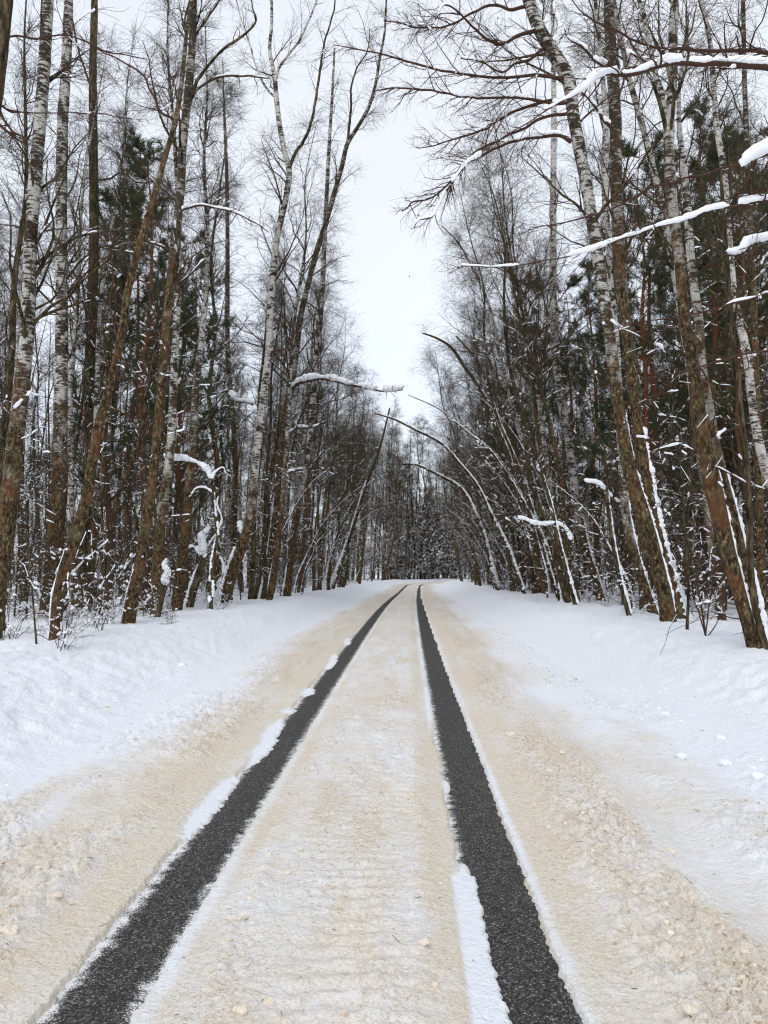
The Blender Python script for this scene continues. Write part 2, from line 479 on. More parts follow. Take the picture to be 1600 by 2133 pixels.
def snow_z(x, y):
    u = x - xc(y)
    au = np.abs(u)
    z = base_z(x, y) - dip(y)
    road = ss(3.2, 2.4, au)
    m1, m2, m3, m4, m5, bb = white_strip(u, y)
    z = z + 0.035 * road
    # clump zones
    uz = u + 0.16 * (fbm(x / 0.3, y / 0.5, 17, 2) - 0.5)
    zl = ss(-1.42, -1.62, uz) * ss(-2.9, -2.3, u) + 0.35 * ss(-2.3, -2.9, u) * road
    zr = ss(0.78, 0.92, u) * ss(1.5, 1.32, u) + 0.75 * ss(1.62, 1.8, u) * ss(2.9, 2.3, u)
    zc = ss(-0.80, -0.68, u) * ss(0.16, 0.05, u) * 0.75
    big = fbm(x / 0.5, y / 0.9, 60, 2)
    cl = (zl + zr + zc) * ss(0.28, 0.62, big)
    z = z + cl * (lumps(x, y, 70, 0.075, 0.65) * 0.042 + lumps(x, y, 80, 0.032, 0.7) * 0.024)
    z = z + (zl + zr + zc) * (fbm(x / 0.12, y / 0.12, 77, 3) - 0.5) * 0.030
    z = z + (zl * 1.0 + zr * 0.9) * 0.022 + 0.012 * zc
    # faint old ruts
    z = z - 0.028 * np.exp(-((u - 1.55) / 0.12) ** 2) + (vnoise(y / 1.7, y * 0, 19) - 0.15) * (-0.016 * np.exp(-((u + 1.47 + 0.06 * vnoise(y / 0.7, y * 0, 18)) / 0.06) ** 2) + 0.012 * np.exp(-((u + 1.62) / 0.09) ** 2))
    z = z - 0.015 * np.exp(-((u + 2.55 + 0.2 * vnoise(y / 6, y * 0, 5)) / 0.12) ** 2) - 0.03 * np.exp(-((u - 2.25 - 0.2 * vnoise(y / 6, y * 0, 6)) / 0.10) ** 2)
    # tread ripples pressed across the middle strip
    rp = np.exp(-((u + 0.14) / 0.26) ** 2)
    z = z + rp * 0.009 * np.sin(2 * PI * (y + 0.03 * vnoise(u / 0.1, y / 0.4, 8)) / 0.105) * np.clip(2.2 * fbm(x / 0.25, y / 0.7, 12, 2) - 0.55, 0, 1.4)
    # ploughed banks: rounded lumps
    bk = ss(2.5, 3.4, au) * ss(9, 5, au)
    z = z + bk * (lumps(x, y, 90, 0.42, 0.55) * 0.06 * ss(0.35, 0.7, fbm(x / 1.2, y / 1.2, 15, 2)) + lumps(x, y, 95, 0.16, 0.6) * 0.04 + lumps(x, y, 97, 0.07, 0.6) * 0.016)
    z = z + bk * (fbm(x / 0.16, y / 0.16, 31, 4) - 0.5) * 0.075
    z = z + ss(0.9, 2.5, au) * (fbm(x / 0.6, y / 1.0, 33, 2) - 0.5) * 0.02
    # bare tracks: snow sheet dips below the asphalt
    for lo, hi, sd in ((*L_TRK, 51), (*R_TRK, 61)):
        a, b = trk(u, y, lo, hi, sd)
        ins = ss(-0.008, 0.012, np.minimum(a, b))
        near = ss(-0.16, -0.02, np.minimum(a, b))
        z = z * (1 - near * 0.55) + near * 0.55 * 0.018
        keep = np.clip(np.maximum(np.maximum(m1, m2), np.maximum(m3, bb)), 0, 1)
        ins = ins * (1 - keep)
        z = z * (1 - ins) - 0.02 * ins
        z = z * (1 - 0.55 * keep) + 0.006 * keep
    return z + dip(y)

def tan_mask(x, y):
    u = x - xc(y)
    m1, m2, m3, m4, m5, bb = white_strip(u, y)
    w = (fbm(x / 0.7, y / 2.2, 101, 4) - 0.5) * 1.5
    t = ss(-2.85, -1.6, u + w * 0.8) * ss(2.35, 0.95, u + w * 0.9)
    t = t * (0.42 + 0.85 * fbm(x / 0.22, y / 1.2, 107, 4))
    far = ss(10, 30, y)
    cen = ss(-0.82, -0.70, u) * ss(0.10, 0.0, u)
    t = t - cen * 0.20 * (0.4 + 1.2 * fbm(x / 0.35, y / 0.8, 103, 3))
    t = t + 0.12 * np.exp(-((u - 0.75) / 0.12) ** 2) + 0.14 * np.exp(-((u + 1.42) / 0.1) ** 2)
    clean = np.clip(m1 + m2 + m3 + bb, 0, 1) + 0.9 * m4 + 0.8 * m5
    t = t * (1 - np.clip(clean, 0, 1))
    g = (ss(-1.45, -1.6, u) * ss(-2.5, -1.9, u + w * 0.5) + ss(0.75, 0.95, u) * ss(1.6, 1.2, u + w * 0.4) + 0.5 * cen) * ss(0.35, 0.7, fbm(x / 0.4, y / 1.2, 105, 3))  # clump bands that get sand grit and painted recess shade
    return np.clip(t, 0, 1), np.clip(g * (1 - np.clip(clean, 0, 1)), 0, 1)

def build_ground():
    ys = [-30, -20, -12, -7, -4, -2, -0.5, 0.5, 1.2, 1.7]
    y = 2.0
    while y < 122:
        ys.append(y); y += min(max(y * y / 1160 * 1.25, 0.0055), 0.9)
    ys += [128, 140, 170, 220, 300, 450]
    ys = np.array(ys)
    nc = 480
    s = np.linspace(-1, 1, nc)
    xs = s[None, :] * 0.60 * np.maximum(ys, 2.4)[:, None] - 0.02 * ys[:, None]
    outer = np.array([1.5, 4, 9, 20, 45, 100, 220, 450.0])
    lft = xs[:, :1] - outer[::-1][None, :]; rgt = xs[:, -1:] + outer[None, :]
    X = np.concatenate([lft, xs, rgt], axis=1)
    Y = np.repeat(ys[:, None], X.shape[1], axis=1)
    Z = snow_z(X, Y)
    r, c = X.shape
    V = np.stack([X, Y, Z], -1).reshape(-1, 3)
    idx = np.arange(r * c).reshape(r, c)
    F = np.stack([idx[:-1, :-1], idx[:-1, 1:], idx[1:, 1:], idx[1:, :-1]], -1).reshape(-1, 4)
    g = Geo(); g.add(V, F)
    me = g.mesh('snow_ground', ground_mat())
    t, gr = tan_mask(X, Y)
    for nm, a in (('tan', t), ('grit_shade', gr)):
        at_ = me.attributes.new(nm, 'FLOAT', 'POINT'); at_.data.foreach_set('value', a.ravel().astype(np.float32))
    link('snow_ground', me, kind='structure')
    # asphalt
    us = np.array([-3.0, L_TRK[0] - 0.15, L_TRK[0], sum(L_TRK) / 2, L_TRK[1], L_TRK[1] + 0.15, 0.0, R_TRK[0], sum(R_TRK) / 2, R_TRK[1], R_TRK[1] + 0.15, 3.0])
    ed = np.array([0, 0, 0, 0.155, 0.0, 0, 0, 0, 0.165, 0.06, 0, 0])
    ya = np.concatenate([np.arange(-10, 12, 5.0), np.arange(13, 122, 1.0)])
    X = xc(ya)[:, None] + us[None, :]; Y = np.repeat(ya[:, None], len(us), 1)
    V = np.stack([X, Y, dip(Y)], -1).reshape(-1, 3); idx = np.arange(len(V)).reshape(X.shape)
    F = np.stack([idx[:-1, :-1], idx[:-1, 1:], idx[1:, 1:], idx[1:, :-1]], -1).reshape(-1, 4)
    g = Geo(); g.add(V, F); me = g.mesh('asphalt_road', asphalt_mat())
    a = me.attributes.new('edge', 'FLOAT', 'POINT'); a.data.foreach_set('value', np.tile(ed, len(ya)).astype(np.float32))
    link('asphalt_road', me, kind='structure')
build_ground()

def gz(x, y): return float(base_z(np.array([x]), np.array([y]))[0])

# ------------------------------------------------------------------ tree growing
def trunk_geo(path, k=10, rough=0.05, step_seed=0):
    """path (n,4)"""
    n = len(path)
    g = Geo()
    V, F = tubes(path[None, :, :3], path[None, :, 3], k)
    Vr = V.reshape(n, k, 3)
    ctr = path[:, None, :3]
    a = np.arange(k) / k * 6.0
    s = np.concatenate([[0], np.cumsum(np.linalg.norm(np.diff(path[:, :3], axis=0), axis=1))])
    nz = fbm(a[None, :] + step_seed * 3.1 + s[:, None] * 0, s[:, None] / 0.22 + a[None, :] * 0, 200 + step_seed, 3) - 0.5
    nz[:, -1] = nz[:, 0] * 0.5 + nz[:, -1] * 0.5
    Vr = ctr + (Vr - ctr) * (1 + nz[..., None] * 2 * rough * 2)
    g.add(Vr.reshape(-1, 3), F)
    return g

def crown(path, h0, nl, nsub, ntw, lmax, rtw=0.0028, spread=(28, 55), snow_z_max=9.0, snow_cover=0.25, lim_sides=5, zlow=None, ndead=8, wig=0.16, droop=-0.10, sth=1.0, tl=1.0):
    """limbs, sub branches and twigs round a trunk path; returns limb geo, twig geo, snow geo"""
    z = path[:, 2]; zt = z[-1]; zb = z[0]
    P = path[None, :, :3]; R = path[None, :, 3]
    m = P.shape[1]
    f0 = float(np.searchsorted(z, zb + h0)) / m
    S, D, t, _, r = sprout(P, R, nl, f0, 0.99, spread[0], spread[1], 0.5, 0.12)
    rel = (t - f0) / (1 - f0 + 1e-6)
    Lb = lmax * (0.22 + 0.78 * (1 - rel) ** 0.8) * rng.uniform(0.55, 1.1, len(t))
    r = np.clip(np.minimum(r, 0.006 + Lb * 0.0125), 0.005, 0.07)
    P1, R1 = grow(S, D, Lb, r, 7, wig, 0.045, 0.22)
    S, D, t, i1, r = sprout(P1, R1, nsub, 0.15, 1.0, 28, 60, 0.6, 0.05)
    L2 = Lb[i1] * (0.42 * (1 - t) + 0.16) * rng.uniform(0.6, 1.3, len(t)) + 0.1
    r = np.clip(r * 0.75, rtw * 1.2, 0.016)
    P2, R2 = grow(S, D, L2, r, 4, wig * 1.2, -0.01, 0.4)
    S, D, t, i2, r = sprout(P2, R2, ntw, 0.1, 1.0, 25, 60, 0.7, -0.05)
    L3 = tl * rng.uniform(0.3, 0.95, len(t)) * (0.6 + 0.25 * lmax / 3)
    P3, R3 = grow(S, D, L3, np.full(len(t), rtw), 2 if rtw > 0.0034 else 3, wig * 1.3, droop, 0.6)
    gl, gt, gs = Geo(), Geo(), Geo()
    gl.add(*tubes(P1, R1, lim_sides)); gt.add(*tubes(P2, R2, 3)); gt.add(*tubes(P3, R3, 3))
    if snow_cover > 0:
        gs.add(*snow_on(P1, R1, 5, 0.030 * sth, snow_cover * 1.6, zb + snow_z_max, 0.86))
        gs.add(*snow_on(P2, R2, 4, 0.022 * sth, snow_cover * 0.7, zb + snow_z_max, 0.75, res=3))
    if ndead:
        S, D, t, _, r = sprout(P, R, ndead, 0.06, max(f0, 0.12), 50, 100, 0.3, 0.1)
        Ld = rng.uniform(0.4, 1.9, ndead)
        Pd, Rd = grow(S, D, Ld, np.full(ndead, 0.011), 5, 0.22, -0.01, 0.3)
        S, D, t, i2, r = sprout(Pd, Rd, 5, 0.2, 1.0, 30, 70, 0.6)
        Pe, Re = grow(S, D, Ld[i2] * 0.4, np.full(len(t), 0.005), 3, 0.25, 0, 0.5)
        gt.add(*tubes(Pd, Rd, 4)); gt.add(*tubes(Pe, Re, 3))
        gs.add(*snow_on(Pd, Rd, 5, 0.024, 0.55, 1e9, 0.9)); gs.add(*snow_on(Pe, Re, 4, 0.014, 0.4, 1e9, 0.9, res=3))
    return gl, gt, gs

def trunk_snow(path, z0, z1, amt, seed, width=0.75):
    """plastered snow on the upper side of a leaning trunk"""
    zb = path[0, 2]
    p = path[(path[:, 2] > zb + z0) & (path[:, 2] < zb + z1)]
    if len(p) < 4: return None
    p = spline(p[::max(1, len(p) // 14)], 0.045)
    T = np.gradient(p[:, :3], axis=0); T = unit(T)
    up = unit(np.array([0, 0, 1.0]) - T[:, 2:3] * T)
    n = len(p)
    mask = ss(0.50 - amt * 0.5, 0.62 - amt * 0.5, 0.6 * wob1(n, 0.14, seed) + 0.4 * wob1(n, 0.5, seed + 1) - np.linspace(-0.12, 0.14, n))
    lum = 0.45 + 0.75 * wob1(n, 0.40, seed + 2) + 0.55 * (rng.random(n) - 0.3)
    r = p[:, 3] * width * lum * mask * (1 - 0.45 * np.linspace(0, 1, n))
    r[0] *= 0.5; r[-1] = 0
    q = p[:, :3] + up * (p[:, 3] * 1.0 - 0.25 * r)[:, None]
    q = q + rng.normal(0, 0.006, q.shape)
    g = Geo()
    V, F = tubes(q[None], r[None], 8, jit=0.16)
    keep = (r[:-1] + r[1:] > 0.004)
    F = F.reshape(n - 1, 8, 4)[keep].reshape(-1, 4)
    if len(F) == 0: return None
    g.add(V, F)
    return g

def branch_snow(path, thick, seed, cover=0.7, taper=True):
    n0 = len(path)
    p = spline(path[::max(1, n0 // 24)] if n0 > 30 else path, 0.03)
    n = len(p)
    mask = ss(0.80 - cover * 0.6, 0.88 - cover * 0.6, 0.65 * wob1(n, 0.07, seed) + 0.35 * wob1(n, 0.2, seed + 1))
    lum = 0.22 + 0.85 * wob1(n, 0.09, seed + 2) + 0.35 * wob1(n, 0.30, seed + 3)
    r = thick * lum * mask
    if taper: r *= 1 - 0.6 * np.linspace(0, 1, n)
    r[0] = 0; r[-1] = 0
    q = p[:, :3] + np.array([0, 0, 1.0]) * (p[:, 3] * 0.7 + r * 0.55)[:, None]
    q[:, :2] += rng.normal(0, 0.12, (n, 2)) * r[:, None]
    on = r > 0.004
    out = []; i = 0
    while i < n:
        if not on[i]: i += 1; continue
        j = i
        while j + 1 < n and on[j + 1]: j += 1
        i0, j0 = max(i - 1, 0), min(j + 1, n - 1)
        if j0 - i0 >= 3:
            rr = r[i0:j0 + 1].copy(); rr[0] = 0.001; rr[-1] = 0.001
            g = Geo(); V, F = tubes(q[None, i0:j0 + 1], rr[None], 10, jit=0.10)
            g.add(V, F); out.append(g)
        i = j + 1
    return out

def twiggy(path, nsub, ntw, lsub, snow=0.2, rt=0.003, flatness=0.5, lo=30, hi=60, t0=0.12):
    """side branchlets on one branch path -> twig geo, snow geo"""
    P = path[None, :, :3]; R = path[None, :, 3]
    S, D, t, i, r = sprout(P, R, nsub, t0, 1.0, lo, hi, 0.6, 0.0, flatness)
    L = lsub * rng.uniform(0.35, 1.1, nsub) * (1.15 - 0.6 * t)
    P2, R2 = grow(S, D, L, np.clip(r, rt * 1.3, 0.012), 6, 0.14, 0.0, 0.35)
    S, D, t, i, r = sprout(P2, R2, ntw, 0.12, 1.0, 25, 60, 0.6, -0.02, flatness * 0.5)
    P3, R3 = grow(S, D, L[i] * rng.uniform(0.25, 0.6, len(t)) + 0.06, np.full(len(t), rt), 4, 0.2, -0.01, 0.5)
    gt, gs = Geo(), Geo()
    gt.add(*tubes(P2, R2, 4)); gt.add(*tubes(P3, R3, 3))
    if snow:
        gs.add(*snow_on(P2, R2, 6, 0.020, snow, 1e9, 0.85)); gs.add(*snow_on(P3, R3, 4, 0.012, snow * 0.4, 1e9, 0.8, res=3))
    return gt, gs

hero_xy = []
def px_path(pts, Y0, Y1=None):
    """pixel polyline (x, y, width) -> world polyline with radius"""
    n = len(pts); Y1 = Y0 if Y1 is None else Y1
    out = []
    for i, p in enumerate(pts):
        Y = Y0 + (Y1 - Y0) * i / max(1, n - 1)
        q = at(p[0], p[1], Y)
        w = p[2] if len(p) > 2 else 4
        out.append([*q, w / 2 * Y / FOCAL])
    return np.array(out)

seed_c = [100]
def hero(name, label, pts, mat, Y=None, top=17.0, cr=None, snow=None, branches=(), group=None, category='tree', k=12, lean_y=0.0, tw=M_TWIG):
    if Y is None: Y = ground_hit(pts[0][0], pts[0][1])
    if Y > 30: Y = max(min(Y, 33.0), 4.9 * FOCAL / max(60.0, abs(pts[0][0] - 845)))
    W = px_path(pts, Y)
    seed_c[0] += 11; sd = seed_c[0]
    if lean_y: W[:, 1] += (W[:, 2] - W[0, 2]) * lean_y
    # bury the foot
    d = W[0] - W[1]; d3 = d[:3] / abs(d[2])
    ext = max(0.0, W[0, 2] - gz(W[0, 0], W[0, 1])) + 0.45
    foot = W[0].copy(); foot[:3] += d3 * ext; foot[3] *= 1.4
    W[0, 3] *= 1.12
    W = np.vstack([foot, W])
    if pts[-1][1] <= 8:
        top = max(top, W[-1, 2] + 4.5)
        d = W[-1, :3] - W[-2, :3]; d = d / np.linalg.norm(d)
        n = 5
        for i in range(1, n + 1):
            d = unit(d * 0.8 + np.array([0, 0, 0.25]) + rng.normal(0, 0.03, 3))
            q = W[-1].copy(); q[:3] += d * (top - W[-1, 2]) / (n - i + 1) / max(d[2], 0.5); q[3] = max(q[3] * 0.72, 0.012)
            W = np.vstack([W, q])
    base = np.array([W[1, 0], W[1, 1], min(W[1, 2], gz(W[1, 0], W[1, 1]) + 0.02)])
    hero_xy.append((base[0], base[1]))
    path = spline(W, 0.16)
    root = link(name, None, loc=base)
    root.empty_display_size = 0.3
    tag(root, label, category, group)
    link('trunk', trunk_geo(path, k, 0.045, sd).mesh('trunk', mat, True, base), root)
    if cr:
        gl, gt, gs = crown(path, **cr)
        link('limbs', gl.mesh('limbs', mat if mat is M_DARK else M_DARK, True, base), root, kind='stuff')
        link('twigs', gt.mesh('twigs', tw, True, base), root, kind='stuff')
        if gs.n: link('branch_snow', gs.mesh('branch_snow', M_SNOW, True, base), root, kind='stuff')
    if snow:
        z0, z1, amt, wd = snow
        g = trunk_snow(path, z0 + 0.3, z1 + 0.3, amt, sd, wd)
        if g: link('trunk_snow', g.mesh('trunk_snow', M_SNOW, True, base), root)
    for b in branches:
        add_branch(root, base, Y, **b)
    return root, base, path

def add_branch(root, base, Y, pts, th=0.0, cover=0.7, sub=8, tw=5, ls=0.6, sn=0.2, dY=0.0, Y0=None, mat=None, flat=0.4, rt=0.003, taper=True, t0=0.12):
    Y0 = Y if Y0 is None else Y0
    W = px_path(pts, Y0, Y0 + dY)
    W[:, 3] *= 0.85
    path = spline(W, 0.07)
    n = len(path)
    seed_c[0] += 7; sd = seed_c[0]
    path[1:, :3] += (np.stack([wob1(n, 0.35, sd), wob1(n, 0.35, sd + 1), wob1(n, 0.35, sd + 2)], 1)[1:] - 0.5) * 0.035
    V, F = tubes(path[None, :, :3], path[None, :, 3], 7, jit=0.08)
    g = Geo(); g.add(V, F)
    b = link('branch', g.mesh('branch', mat or M_TWIG_RED, True, base), root)
    gs = []
    if th > 0:
        gs = branch_snow(path, th, sd + 3, cover, taper)
    if sub:
        gt, gs2 = twiggy(path, sub, tw, ls, sn, rt, flat, t0=t0)
        link('twigs', gt.mesh('twigs', mat or M_TWIG_RED, True, base), b, kind='stuff')
        if gs2.n: link('twig_snow', gs2.mesh('twig_snow', M_SNOW, True, base), b, kind='stuff')
    for g1 in gs: link('snow_cap', g1.mesh('snow_cap', M_SNOW, True, base), b)
    return b

CR = lambda h0=6, nl=22, nsub=8, ntw=6, lmax=3.2, **k: dict(h0=h0, nl=nl, nsub=nsub, ntw=ntw, lmax=lmax, **k)

# ---- left side of the road, nearest first
hero('birch_tree', 'dark leaning trunk cut off by the top left corner, two long bare branches reaching right', [(-150, 1420, 44), (-110, 1000, 42), (-70, 620, 40), (-30, 330, 38), (-6, 150, 36), (10, 0, 34)], M_DARK, Y=8.6, top=15, cr=CR(7.5, 14, 6, 5, 2.4),
     branches=[dict(pts=[(-10, 90, 6), (39, 74, 5), (77, 81, 5), (105, 76, 4), (134, 72, 4), (176, 84, 4), (218, 105, 4), (260, 114, 3), (309, 123, 2)], th=0.02, cover=0.25, sub=9, ls=0.8, dY=0.8),
               dict(pts=[(-30, 180, 7), (0, 218, 6), (18, 232, 6), (35, 234, 4), (88, 234, 3), (183, 236, 3), (274, 246, 2)], sub=9, ls=0.7, sn=0.05, dY=0.9),
               dict(pts=[(-40, 250, 8), (0, 262, 6), (30, 285, 5), (60, 300, 3)], sub=14, tw=7, ls=0.3, sn=0.05)])
hero('birch_tree', 'thick birch at the left edge, rusty brown lower down, its foot out of frame', [(-22, 1330, 44), (0, 1190, 42), (18, 1050, 38), (37, 875, 33), (56, 700, 29), (64, 500, 27), (84, 250, 26), (93, 120, 25), (100, 0, 24)], M_BIRCH, snow=(0.6, 2.6, 0.45, 0.4), top=17, cr=CR(6, 22, 8, 5, 3.0))
hero('birch_tree', 'straight birch second from the left edge, evenly banded upper trunk and orange peeling foot', [(101, 1280, 36), (113, 1150, 35), (121, 1050, 32), (126, 875, 29), (129, 700, 26), (128, 500, 24), (131, 250, 23), (139, 120, 21), (143, 0, 19)], M_BIRCH, top=18, cr=CR(6.5, 22, 8, 5, 3.0))
hero('birch_tree', 'slim yellowish tree leaning right across two darker trunks at the left snowbank', [(113, 1334, 20), (126, 1225, 26), (150, 1140, 25), (177, 1050, 23), (203, 900, 20), (238, 770, 17), (252, 700, 16), (268, 600, 15), (293, 500, 14), (318, 420, 13), (343, 330, 12), (365, 255, 11), (378, 175, 10), (390, 60, 8), (398, 5, 7)], M_BIRCH_DARK, snow=(0.1, 1.9, 0.6, 0.5), top=13,
     cr=CR(5.5, 12, 6, 5, 1.8), k=12,
     branches=[dict(pts=[(376, 250, 7), (341, 239, 6), (316, 193, 5), (292, 151, 5), (243, 123, 4), (200, 100, 3), (150, 60, 2)], th=0.03, cover=0.3, sub=9, ls=0.6),
               dict(pts=[(250, 720, 6), (230, 640, 5), (235, 560, 4), (222, 480, 3)], th=0.02, cover=0.4, sub=8, ls=0.5)])
hero('alder_tree', 'dark rough-barked straight trunk standing just behind the slim leaning yellowish tree', [(162, 1265, 28), (166, 1190, 28), (180, 1050, 24), (186, 875, 22), (190, 700, 22), (196, 500, 21), (194, 250, 18), (194, 120, 16), (197, 0, 14)], M_DARK, top=17, cr=CR(6, 20, 8, 5, 2.8), 
     branches=[dict(pts=[(194, 190, 6), (175, 140, 5), (160, 90, 5), (150, 40, 4), (138, 0, 3)], sub=6, ls=0.5),
               dict(pts=[(200, 375, 5), (230, 372, 5), (250, 360, 4), (290, 380, 4), (318, 378, 3)], th=0.045, cover=0.5, sub=7, ls=0.5, sn=0.5),
               dict(pts=[(200, 420, 5), (225, 412, 5), (260, 420, 4), (285, 425, 3), (300, 445, 2)], th=0.045, cover=0.45, sub=7, ls=0.5, sn=0.5)])
hero('birch_tree', 'dark brown gnarled-footed trunk on the left bank, forking above into wide snowy boughs', [(267, 1300, 26), (275, 1250, 26), (287, 1200, 25), (303, 1100, 23), (318, 1000, 21), (330, 875, 19), (337, 800, 19), (345, 700, 19), (354, 600, 19), (365, 500, 19), (376, 400, 18), (381, 300, 18), (392, 200, 18), (400, 100, 16), (404, 0, 14)], M_BIRCH_DARK, snow=(0.1, 1.6, 0.5, 0.45), top=16, cr=CR(7, 20, 8, 5, 2.8),
     branches=[dict(pts=[(390, 220, 9), (404, 185, 9), (422, 151, 8), (447, 120, 7), (475, 95, 7), (510, 70, 6), (534, 42, 5), (527, 18, 4), (520, -10, 3)], th=0.035, cover=0.55, sub=9, ls=0.6, mat=M_DARK),
               dict(pts=[(388, 235, 8), (404, 197, 6), (443, 165, 6), (492, 158, 5), (560, 162, 3)], th=0.05, cover=0.4, sub=9, ls=0.6, mat=M_DARK),
               dict(pts=[(397, 90, 7), (422, 53, 6), (453, 7, 5), (470, -20, 4)], th=0.02, cover=0.4, sub=7, ls=0.5, mat=M_DARK),
               dict(pts=[(396, 85, 6), (384, 55, 6), (386, 30, 5), (396, 0, 4)], th=0.03, cover=0.5, sub=5, ls=0.4, mat=M_DARK),
               dict(pts=[(376, 439, 6), (395, 432, 5), (422, 429, 5), (450, 434, 5), (475, 439, 4), (510, 453, 4), (559, 482, 3)], th=0.055, cover=0.85, sub=9, ls=0.5, sn=0.3),
               dict(pts=[(355, 600, 6), (380, 560, 4), (420, 520, 3), (470, 500, 2)], th=0.02, cover=0.3, sub=8, ls=0.5)])
hero('birch_tree', 'curving white birch on the left, bowed foot plastered with snow, top forking in three', [(462, 1258, 22), (476, 1212, 25), (491, 1172, 24), (513, 1110, 21), (525, 1040, 18), (533, 960, 17), (543, 875, 16), (552, 800, 16), (559, 740, 15), (563, 650, 14), (570, 550, 14), (580, 480, 14), (598, 400, 13), (602, 350, 13), (594, 320, 12), (581, 250, 11), (575, 195, 11), (572, 160, 10), (562, 105, 8), (566, 50, 7), (566, 0, 6)], M_BIRCH_PALE, snow=(0.0, 2.0, 0.95, 1.15), top=20, cr=CR(9.5, 22, 8, 7, 2.8),
     branches=[dict(pts=[(572, 165, 8), (585, 135, 7), (615, 98, 6), (640, 50, 5), (660, 0, 4), (672, -30, 3)], sub=20, tw=8, ls=1.6, mat=M_BIRCH_PALE, sn=0),
               dict(pts=[(602, 352, 9), (615, 320, 9), (636, 288, 8), (657, 211, 7), (668, 133, 6), (678, 80, 5), (696, 17, 4), (700, -20, 3)], sub=20, tw=8, ls=1.6, mat=M_DARK, sn=0),
               dict(pts=[(575, 205, 6), (560, 190, 6), (535, 140, 5), (520, 90, 4), (500, 30, 3), (490, -10, 3)], sub=16, tw=8, ls=1.5, mat=M_BIRCH_PALE, sn=0),
               dict(pts=[(556, 735, 5), (600, 722, 4), (612, 700, 4), (560, 632, 3)], sub=0),
               dict(pts=[(508, 1120, 7), (500, 1100, 6), (498, 1088, 6)], th=0.10, cover=1.0, sub=0, taper=False)])
hero('alder_tree', 'thin dark tree beside the curving white birch, sweeping right to a high fork', [(556, 1230, 20), (570, 1120, 19), (582, 1015, 18), (587, 927, 17), (595, 857, 16), (606, 805, 15), (617, 735, 14), (625, 668, 13), (645, 580, 12), (661, 520, 12), (678, 467, 11), (696, 404, 11), (713, 344, 10), (724, 299, 10), (745, 265, 8), (766, 228, 8), (780, 186, 7), (791, 123, 6), (801, 70, 5), (805, 0, 4)], M_BIRCH_DARK, snow=(0.1, 6.0, 0.55, 0.5), top=21, cr=CR(8, 24, 9, 7, 2.9),
     branches=[dict(pts=[(724, 300, 7), (728, 260, 7), (731, 228, 6), (733, 176, 5), (745, 140, 4), (766, 105, 3), (770, 60, 2)], sub=20, tw=8, ls=1.6, mat=M_DARK, sn=0),
               dict(pts=[(606, 812, 9), (618, 801, 8), (633, 795, 8), (664, 789, 7), (696, 793, 7), (727, 801, 6), (762, 808, 5), (801, 815, 4), (839, 812, 3)], th=0.16, cover=0.84, sub=18, ls=0.7, sn=0.9, taper=False, dY=-2),
               dict(pts=[(598, 906, 6), (619, 892, 5), (650, 891, 5), (675, 880, 4)], th=0.11, cover=0.95, sub=4, ls=0.5, sn=0.5),
               dict(pts=[(592, 990, 6), (605, 983, 5), (633, 978, 5), (668, 976, 4), (696, 990, 3)], th=0.09, cover=0.9, sub=5, ls=0.5, sn=0.5)])
hero('birch_tree', 'reddish brown straight trunk, next toward the bend after the dark sweeping one on the left', [(600, 1222, 15), (622, 1050, 14), (640, 962, 13), (650, 857, 13), (657, 770, 12), (664, 700, 12), (671, 615, 11), (675, 527, 10), (680, 420, 9), (685, 316, 8), (692, 200, 6), (697, 100, 4)], M_BIRCH, snow=(0.1, 2, 0.6, 0.6), cr=CR(8, 24, 8, 5, 3.0))
hero('birch_tree', 'slender dark birch between the forking brown trunk and the curving white birch', [(480, 1228, 11), (487, 1120, 11), (490, 1015, 11), (486, 875, 11), (477, 780, 11), (474, 703, 10), (474, 600, 10), (474, 492, 9), (472, 350, 8), (468, 250, 6), (466, 186, 3), (464, 120, 1.5)], M_BIRCH_DARK, cr=CR(5, 24, 8, 5, 2.5),
     branches=[dict(pts=[(480, 812, 5), (455, 819, 4), (425, 822, 4), (402, 815, 3)], th=0.07, cover=0.9, sub=8, ls=0.7, sn=0.7),
               dict(pts=[(478, 815, 6), (490, 833, 5), (510, 838, 5), (528, 843, 4)], th=0.14, cover=0.95, sub=5, ls=0.5, sn=0.7, taper=False),
               dict(pts=[(487, 800, 5), (460, 830, 4), (420, 890, 4), (390, 940, 4), (366, 990, 3)], th=0.04, cover=0.95, sub=3, ls=0.4, sn=0.6)])
hero('birch_tree', 'slanting whitewashed sapling leaning right near the bend on the left roadside', [(700, 1202, 9), (724, 1134, 8), (745, 1067, 7), (766, 1001, 6), (790, 938, 5), (800, 900, 4), (812, 850, 3)], M_DARK, snow=(0.1, 8, 0.9, 1.2), cr=CR(5, 14, 7, 4, 1.8))
